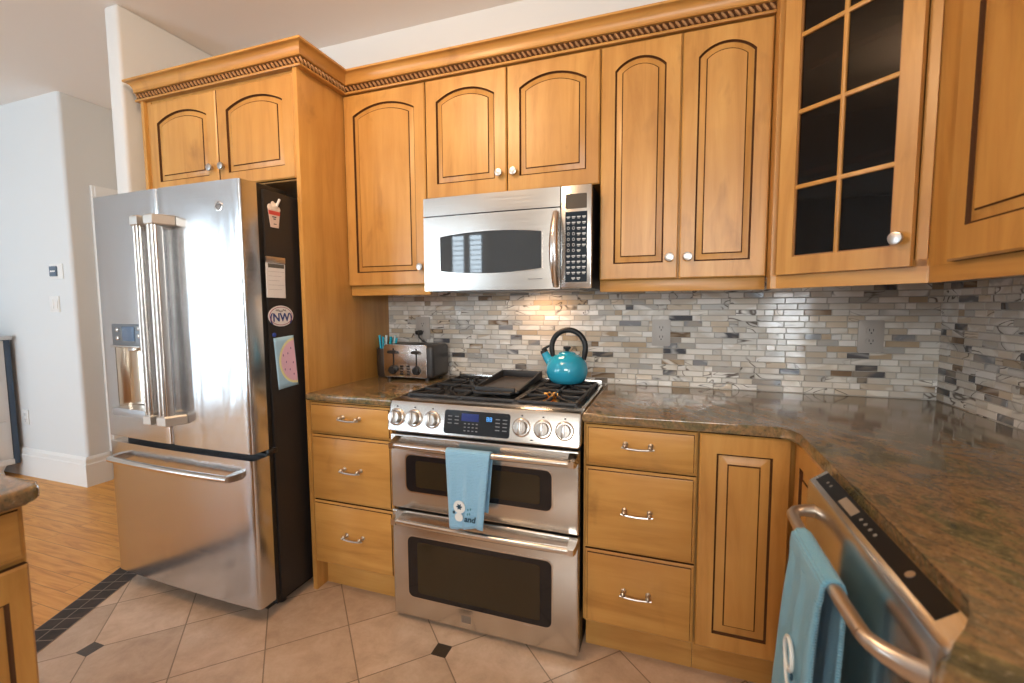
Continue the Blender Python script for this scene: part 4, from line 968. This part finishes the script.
# ================================================================== things on the worktops
# kettle
KX, KY, KZ = 0.608, -0.137, 0.9228
kt = thing('kettle', 'round teal whistling kettle with black arched handle on rear burner', 'kettle', (KX, KY, KZ))
mb = MB(); prof = [(0.0, 0.0), (0.062, 0.0), (0.074, 0.004), (0.088, 0.022), (0.0955, 0.048), (0.095, 0.070), (0.088, 0.094), (0.074, 0.114), (0.054, 0.128), (0.040, 0.133), (0.0385, 0.1345)]
mb.lathe(prof, (KX, KY, KZ), 40); mb.build('body', TEAL, kt, 60)
mb = MB(); mb.lathe([(0.040, 0.1335), (0.038, 0.138), (0.022, 0.143), (0.0, 0.145)], (KX, KY, KZ), 28); ld_ = mb.build('lid', TEAL, kt, 60)
mb = MB(); mb.lathe([(0.008, 0.142), (0.009, 0.150), (0.017, 0.158), (0.018, 0.164), (0.012, 0.167), (0.0, 0.168)], (KX, KY, KZ), 18); mb.build('lid_knob', BLACK, ld_)
mb = MB(); mb.tube([(KX-0.070, KY, KZ+0.085), (KX-0.093, KY, KZ+0.112), (KX-0.108, KY, KZ+0.138)], [0.026, 0.020, 0.0165], 16); mb.build('spout', TEAL, kt, 60)
mb = MB(); mb.tube([(KX-0.106, KY, KZ+0.135), (KX-0.113, KY, KZ+0.147)], [0.019, 0.0165], 14); mb.tube([(KX-0.117, KY, KZ+0.146), (KX-0.098, KY, KZ+0.160), (KX-0.073, KY, KZ+0.172)], [0.008, 0.006, 0.005], 8); mb.build('whistle_cap', BLACK, kt, 50)
mb = MB(); pts = []
for k in range(25):
    a = math.radians(-14+208*k/24); pts.append((KX+0.006+0.078*math.cos(a), KY, KZ+0.160+0.082*math.sin(a)))
pts = [(KX+0.078, KY, KZ+0.106)] + pts + [(KX-0.066, KY, KZ+0.120)]
mb.tube(pts, [0.009]+[0.0125]*25+[0.009], 14); mb.build('handle', BLACK, kt, 60)

# toaster
tz = 0.9055
ts = thing('toaster', 'four slice toaster with brushed steel face and dark grey sides', 'toaster', (-0.195, -0.12, tz))
TB = mat('toaster_charcoal', (0.035, 0.036, 0.040), 0.32)
mb = MB(); mb.box(-0.340, -0.046, -0.210, -0.030, tz+0.010, tz+0.178, 0.022, 5)
for x in (-0.31, -0.09):
    for y in (-0.19, -0.05): mb.cyl((x, y, tz), (x, y, tz+0.012), 0.011, 12)
mb.build('body', TB, ts, 40)
TM = frame((-0.2005, -0.2105, tz+0.097), (1, 0, 0), (0, -1, 0))
mb = MB(); mb.prism(rrect(0.246, 0.164, 0.012), -0.010, 0.006, M=TM, bev=0.004); ff = mb.build('front_plate', make_steel('toaster_steel', (0.58, 0.55, 0.54), 0.24, (260, 3, 3)), ts)
mb = MB()
for u in (-0.066, 0.066): mb.box(u-0.004, u+0.004, -0.030, 0.064, 0.0055, 0.0066, M=TM)
mb.build('lever_slot', BLACK, ff, 0)
for u in (-0.068, 0.068):
    mb = MB(); mb.prism(rrect(0.044, 0.015, 0.007, u, 0.046), 0.006, 0.028, M=TM, bev=0.003); mb.build('lever', BLACK, ff)
    mb = MB(); mb.lathe([(0.023, 0.006), (0.023, 0.010), (0.019, 0.012), (0.018, 0.026), (0.0, 0.027)], (u, -0.045, 0), 20, M=TM); mb.box(u-0.003, u+0.003, -0.063, -0.027, 0.024, 0.030, 0.001, M=TM); mb.build('dial', BLACK, ff)
for u in (-0.019, 0.019):
    for k in range(4):
        mb = MB(); mb.box(u-0.009, u+0.009, -0.030-0.013*k, -0.022-0.013*k, 0.006, 0.009, 0.001, M=TM); mb.build('button', BLACK, ff)
mb = MB(); mb.box(-0.022, 0.022, 0.036, 0.043, 0.006, 0.0066, M=TM); mb.build('badge', PLATE, ff, 0)
mb = MB()
for k in range(4): x = -0.302+0.062*k; mb.box(x, x+0.026, -0.185, -0.055, tz+0.176, tz+0.1785)
mb.build('bread_slot', BLACK, ts, 0)
mb = MB(); mb.cyl((-0.226, -0.010, 1.135), (-0.226, -0.036, 1.135), 0.013, 14); mb.box(-0.240, -0.212, -0.052, -0.034, 1.124, 1.146, 0.005); pl = mb.build('plug', BLACK, ts)
mb = MB(); mb.tube([(-0.222, -0.044, 1.130), (-0.215, -0.052, 1.112), (-0.198, -0.045, 1.092), (-0.175, -0.032, 1.078), (-0.15, -0.022, 1.03), (-0.14, -0.025, 0.95), (-0.15, -0.036, 0.925)], 0.0042, 8); mb.build('cord', BLACK, pl)

# crock with straws behind the toaster
cr = thing('straw_crock', 'dark crock of blue straws in the corner behind the toaster', 'crock', (-0.386, -0.115, tz))
mb = MB(); mb.lathe([(0.0, 0.0), (0.036, 0.0), (0.041, 0.006), (0.043, 0.08), (0.042, 0.150), (0.0385, 0.150), (0.038, 0.02), (0.0, 0.015)], (-0.386, -0.115, tz), 24); mb.build('crock', mat('dark_ceramic', (0.04, 0.03, 0.025), 0.3), cr, 50)
STRB = mat('turquoise_plastic', (0.01, 0.38, 0.58), 0.3); STRW = mat('clear_white_plastic', (0.45, 0.62, 0.68), 0.25)
SL = [('leaning far left', -0.030, 0.012, -0.052, 0), ('at left of bunch', -0.020, -0.012, -0.034, 0), ('at front left of bunch', -0.010, 0.016, -0.022, 1), ('at middle of bunch', -0.004, -0.016, -0.006, 0), ('standing upright at middle', 0.002, 0.002, 0.006, 1), ('at right of middle', 0.008, 0.016, 0.030, 0), ('leaning right', 0.012, -0.012, 0.048, 0), ('leaning further right', 0.016, 0.006, 0.066, 1), ('leaning furthest right', 0.022, -0.006, 0.086, 0)]
for i, (w_, bx_, by_, tx_, c_) in enumerate(SL):
    hh = 0.212 + 0.008*math.sin(i*2.1); b0 = Vector((-0.386+tx_*0.30, -0.115+by_*0.9, tz+0.018)); t0 = Vector((-0.380+tx_*0.86, -0.115+by_*1.0, tz+hh)); mid = b0+(t0-b0)*0.62
    mb = MB(); mb.tube([b0, mid, t0], [0.0038, 0.0042, 0.0062], 8)
    solo(mb, 'straw', [STRB, STRW][c_], ('blue' if c_ == 0 else 'pale clear') + ' plastic straw in dark crock, ' + w_, 'straw', tuple(b0), 'straws in the dark crock')

# wall outlets on the backsplash
def outlet(x, z, w, h, label, y=-0.002, face='duplex', m_=PLATE, cat='outlet', name='wall_outlet', group=None):
    t = thing(name, label, cat, (x, y, z-h/2), group); M = frame((x, y, z), (1, 0, 0), (0, -1, 0))
    mb = MB(); mb.prism(rrect(w, h, 0.006), 0, 0.006, M=M, bev=0.002); mb.build('plate', m_, t)
    if face == 'duplex':
        for s in (-1, 1):
            mb = MB(); mb.prism(rrect(0.034, 0.028, 0.010, 0, s*0.021), 0.005, 0.0085, M=M); rc = mb.build('receptacle', m_, t, 0)
            mb = MB()
            for u in (-0.0065, 0.0065): mb.box(u-0.0013, u+0.0013, s*0.021-0.001, s*0.021+0.0085, 0.008, 0.0088, M=M)
            mb.cyl((0, s*0.021-0.008, 0.008), (0, s*0.021-0.008, 0.0088), 0.003, 10, M=M); mb.build('slot', INK, rc, 0)
        mb = MB(); mb.cyl((0, 0, 0.006), (0, 0, 0.0075), 0.0035, 10, M=M); mb.build('screw', m_, t)
    return t, M
outlet(1.014, 1.150, 0.080, 0.120, 'greige duplex outlet on the mosaic, nearest right of kettle')
outlet(1.806, 1.147, 0.086, 0.128, 'greige duplex outlet on the mosaic near the room corner')
outlet(-0.217, 1.158, 0.086, 0.122, 'greige outlet plate behind toaster with black plug in it')

# ================================================================== towels
def towel(name, label, M, w, prof, mats, cat, loc, wav=0.006, taper=0.0, n=26, skew=0.0, thick=0.005):
    """cloth draped over a bar: prof = [(out, up)] polyline in the plane across the bar"""
    P = [Vector((0, a, b)) for a, b in prof]; D = [0]
    for a, b in zip(P[:-1], P[1:]): D.append(D[-1]+(b-a).length)
    tot = D[-1]; m = int(tot/0.012); rows = []
    top = max(p.z for p in P)
    for j in range(m+1):
        s = tot*j/m; k = max(i for i in range(len(D)) if D[i] <= s+1e-9); k = min(k, len(P)-2); p = P[k]+(P[k+1]-P[k])*((s-D[k])/(D[k+1]-D[k])); drop = top-p.z
        row = []
        for i in range(n+1):
            u = i/n-0.5; ww = w*(1-taper*drop); sg = 1 if s > tot/2 else -0.4
            row.append(M @ Vector((u*ww + skew*drop, p.z + 0.006*math.sin(u*5)*(drop > 0.1), p.y + sg*wav*min(1, drop/0.12)*(math.sin(u*15+1.0)+0.5*math.sin(u*31+drop*9)))))
        rows.append(row)
    mb = MB(); mb.loft(rows, closed=False); bmesh.ops.translate(mb.bm, vec=-Vector(loc), verts=mb.bm.verts)
    o = mb.build(name, mats, None, 60); o.location = loc; tag(o, label, cat)
    s_ = o.modifiers.new('thickness', 'SOLIDIFY'); s_.thickness = thick; s_.offset = 0
    return o
# tea towel on the upper oven handle; local frame: u right, v up, w outward from the door
TMx = frame((0.372, -0.7085, 0.742), (1, 0, 0), (0, -1, 0))
bar = [(0.0155*math.cos(math.radians(a)), 0.0155*math.sin(math.radians(a))) for a in range(180, -1, -20)]
prof = [(-0.019, -0.225), (-0.017, -0.10)] + bar + [(0.019, -0.10), (0.022, -0.272)]
tt = towel('tea_towel', 'pale aqua tea towel with embroidered flower over upper oven handle', TMx, 0.176, prof, COTTON, 'towel', (0.372, -0.7085, 0.46), wav=0.0035, taper=0.85, skew=-0.02, thick=0.003)
FT = Matrix.Translation((0, 0, 0)) @ TMx @ Matrix.Translation((0.0, 0, 0.0285))
def stitched(name, mb, m_, parent): return mb.build(name, m_, parent, 0)
mb = MB(); mb.prism(ell(0.023, 0.024, 20), 0, 0.0010, M=FT @ Matrix.Translation((-0.028, -0.190, 0)))
mb.prism(ell(0.016, 0.016, 20), 0, 0.0010, M=FT @ Matrix.Translation((-0.030, -0.228, 0))); mb.build('white_flower', THREADW, tt, 0)
mb = MB()
for k in range(6):
    q = k*math.pi/3; mb.prism(ell(0.006, 0.003, 8), 0.001, 0.0018, M=FT @ Matrix.Translation((-0.028+0.006*math.cos(q), -0.189+0.006*math.sin(q), 0)) @ Matrix.Rotation(q, 4, 'Z'))
mb.prism(ell(0.005, 0.006, 8), 0, 0.001, M=FT @ Matrix.Translation((-0.050, -0.212, 0))); mb.build('flower_center', THREADN, tt, 0)
text_mesh('stitched_word', 'and', 0.030, FT @ Matrix.Translation((0.012, -0.232, 0.0008)), THREADN, tt, 0.0005, 0.2, 0.0009)
mb = MB()
for u, v in ((0.004, -0.213), (0.012, -0.211), (0.006, -0.196), (0.016, -0.193)): mb.prism(ell(0.003, 0.0045, 8), 0, 0.001, M=FT @ Matrix.Translation((u, v, 0)))
mb.build('stitched_mark', mat('blue_thread', (0.10, 0.30, 0.42), 0.8), tt, 0)
# hand towel on the dishwasher handle
HMx = frame((DX-0.054, -1.228, 0.802), (0, -1, 0), (-1, 0, 0))
bar = [(0.016*math.cos(math.radians(a)), 0.016*math.sin(math.radians(a))) for a in range(180, -1, -20)]
prof = [(-0.018, -0.34), (-0.017, -0.12)] + bar + [(0.019, -0.12), (0.026, -0.43)]
ht = towel('hand_towel', 'aqua ribbed hand towel with white embroidered wreath over dishwasher handle', HMx, 0.190, prof, TERRY, 'towel', (DX-0.054, -1.240, 0.38), wav=0.005, taper=-0.35, skew=-0.13, thick=0.007)
FH_ = HMx @ Matrix.Translation((0.0, 0.02, 0.033))
mb = MB(); mb.tube([(0.027*math.cos(q)-0.020, 0.030*math.sin(q)-0.225, 0.0) for q in (2*math.pi*k/20 for k in range(20))], 0.004, 6, closed=True, M=FH_)
mb.tube([(-0.042, -0.255, 0), (-0.026, -0.282, 0), (-0.004, -0.292, 0)], 0.0035, 6, M=FH_); mb.build('white_wreath', THREADW, ht, 60)
for u, v in ((-0.050, -0.238), (0.010, -0.250), (0.016, -0.268), (0.004, -0.300)): mb = MB(); mb.sphere(FH_ @ Vector((u, v, 0.001)), 0.006, 0.5, 0.8, 1.2, 8); mb.build('stitched_leaf', THREADN, ht)

# ================================================================== far room
def wall_plate(x, z, w, h, name, label, cat): return outlet(x, z, w, h, label, -0.1805, 'blank', WHITEP, cat, name)
t, M = wall_plate(-3.030, 1.537, 0.145, 0.105, 'thermostat', 'white thermostat with grey screen on far wall', 'thermostat')
mb = MB(); mb.prism(rrect(0.075, 0.07, 0.004, -0.022, 0), 0.006, 0.016, M=M, bev=0.002); q_ = mb.build('display', mat('thermostat_screen', (0.12, 0.17, 0.24), 0.2), t)
mb = MB(); mb.box(-0.05, 0.006, -0.005, 0.005, 0.016, 0.0166, M=M); mb.build('readout', WHITEP, q_, 0)
t, M = wall_plate(-3.082, 1.308, 0.108, 0.116, 'light_switch', 'white double rocker switch on far wall below the thermostat', 'switch')
for u in (-0.024, 0.024):
    mb = MB(); mb.box(u-0.016, u+0.016, -0.032, 0.032, 0.005, 0.010, 0.002, M=M); mb.build('rocker', WHITEP, t)
t, M = outlet(-3.555, 0.455, 0.072, 0.116, 'white outlet low on far wall beside the dresser', -0.1805, 'duplex', WHITEP)

ds = thing('dresser', 'pale grey dresser with dark blue end at left picture edge, by far wall', 'dresser', (-3.9, -0.80, 0))
DG = mat('dresser_grey', (0.72, 0.71, 0.70), 0.5); DB = mat('dresser_navy', (0.05, 0.085, 0.14), 0.5)
dy0, dy1, dxb, dxf = -1.38, -0.205, -4.17, -3.63
mb = MB(); mb.box(dxb, dxf, dy0, dy1-0.034, 0.13, 1.04, 0.004); mb.build('body', DG, ds)
mb = MB(); mb.box(dxb, dxf+0.006, dy1-0.033, dy1, 0.10, 1.045, 0.004); mb.build('end_strip', DB, ds)  # narrow navy strip along the far end of the body
mb = MB(); mb.box(dxb, dxf+0.035, dy0-0.02, dy1+0.004, 1.045, 1.075, 0.006); mb.build('top', mat('dresser_top', (0.56, 0.57, 0.58), 0.4), ds)
mb = MB(); mb.box(dxb, dxf+0.022, dy0, dy1-0.036, 0.105, 0.145, 0.006); mb.build('base_molding', DG, ds)
for y in (dy0+0.07, dy1-0.11):
    for x in (dxf-0.04, dxb+0.06):
        mb = MB(); mb.lathe([(0.030, 0.0), (0.036, 0.02), (0.028, 0.06), (0.050, 0.105)], (x, y, 0), 16); mb.build('foot', DG, ds)
for y0, y1 in ((dy0+0.03, (dy0+dy1)/2-0.03), ((dy0+dy1)/2-0.01, dy1-0.06)):
    for z0, z1 in ((0.17, 0.43), (0.45, 0.73), (0.75, 1.01)):
        mb = MB(); mb.box(dxf, dxf+0.014, y0, y1, z0, z1, 0.004); d = mb.build('drawer', DG, ds)
        mb = MB(); mb.lathe([(0.008, 0), (0.008, 0.012), (0.016, 0.018), (0.012, 0.026), (0, 0.028)], (0, 0, 0), 14, M=frame((dxf+0.014, (y0+y1)/2, (z0+z1)/2), (0, 1, 0), (1, 0, 0))); mb.build('knob', NICKEL, d)
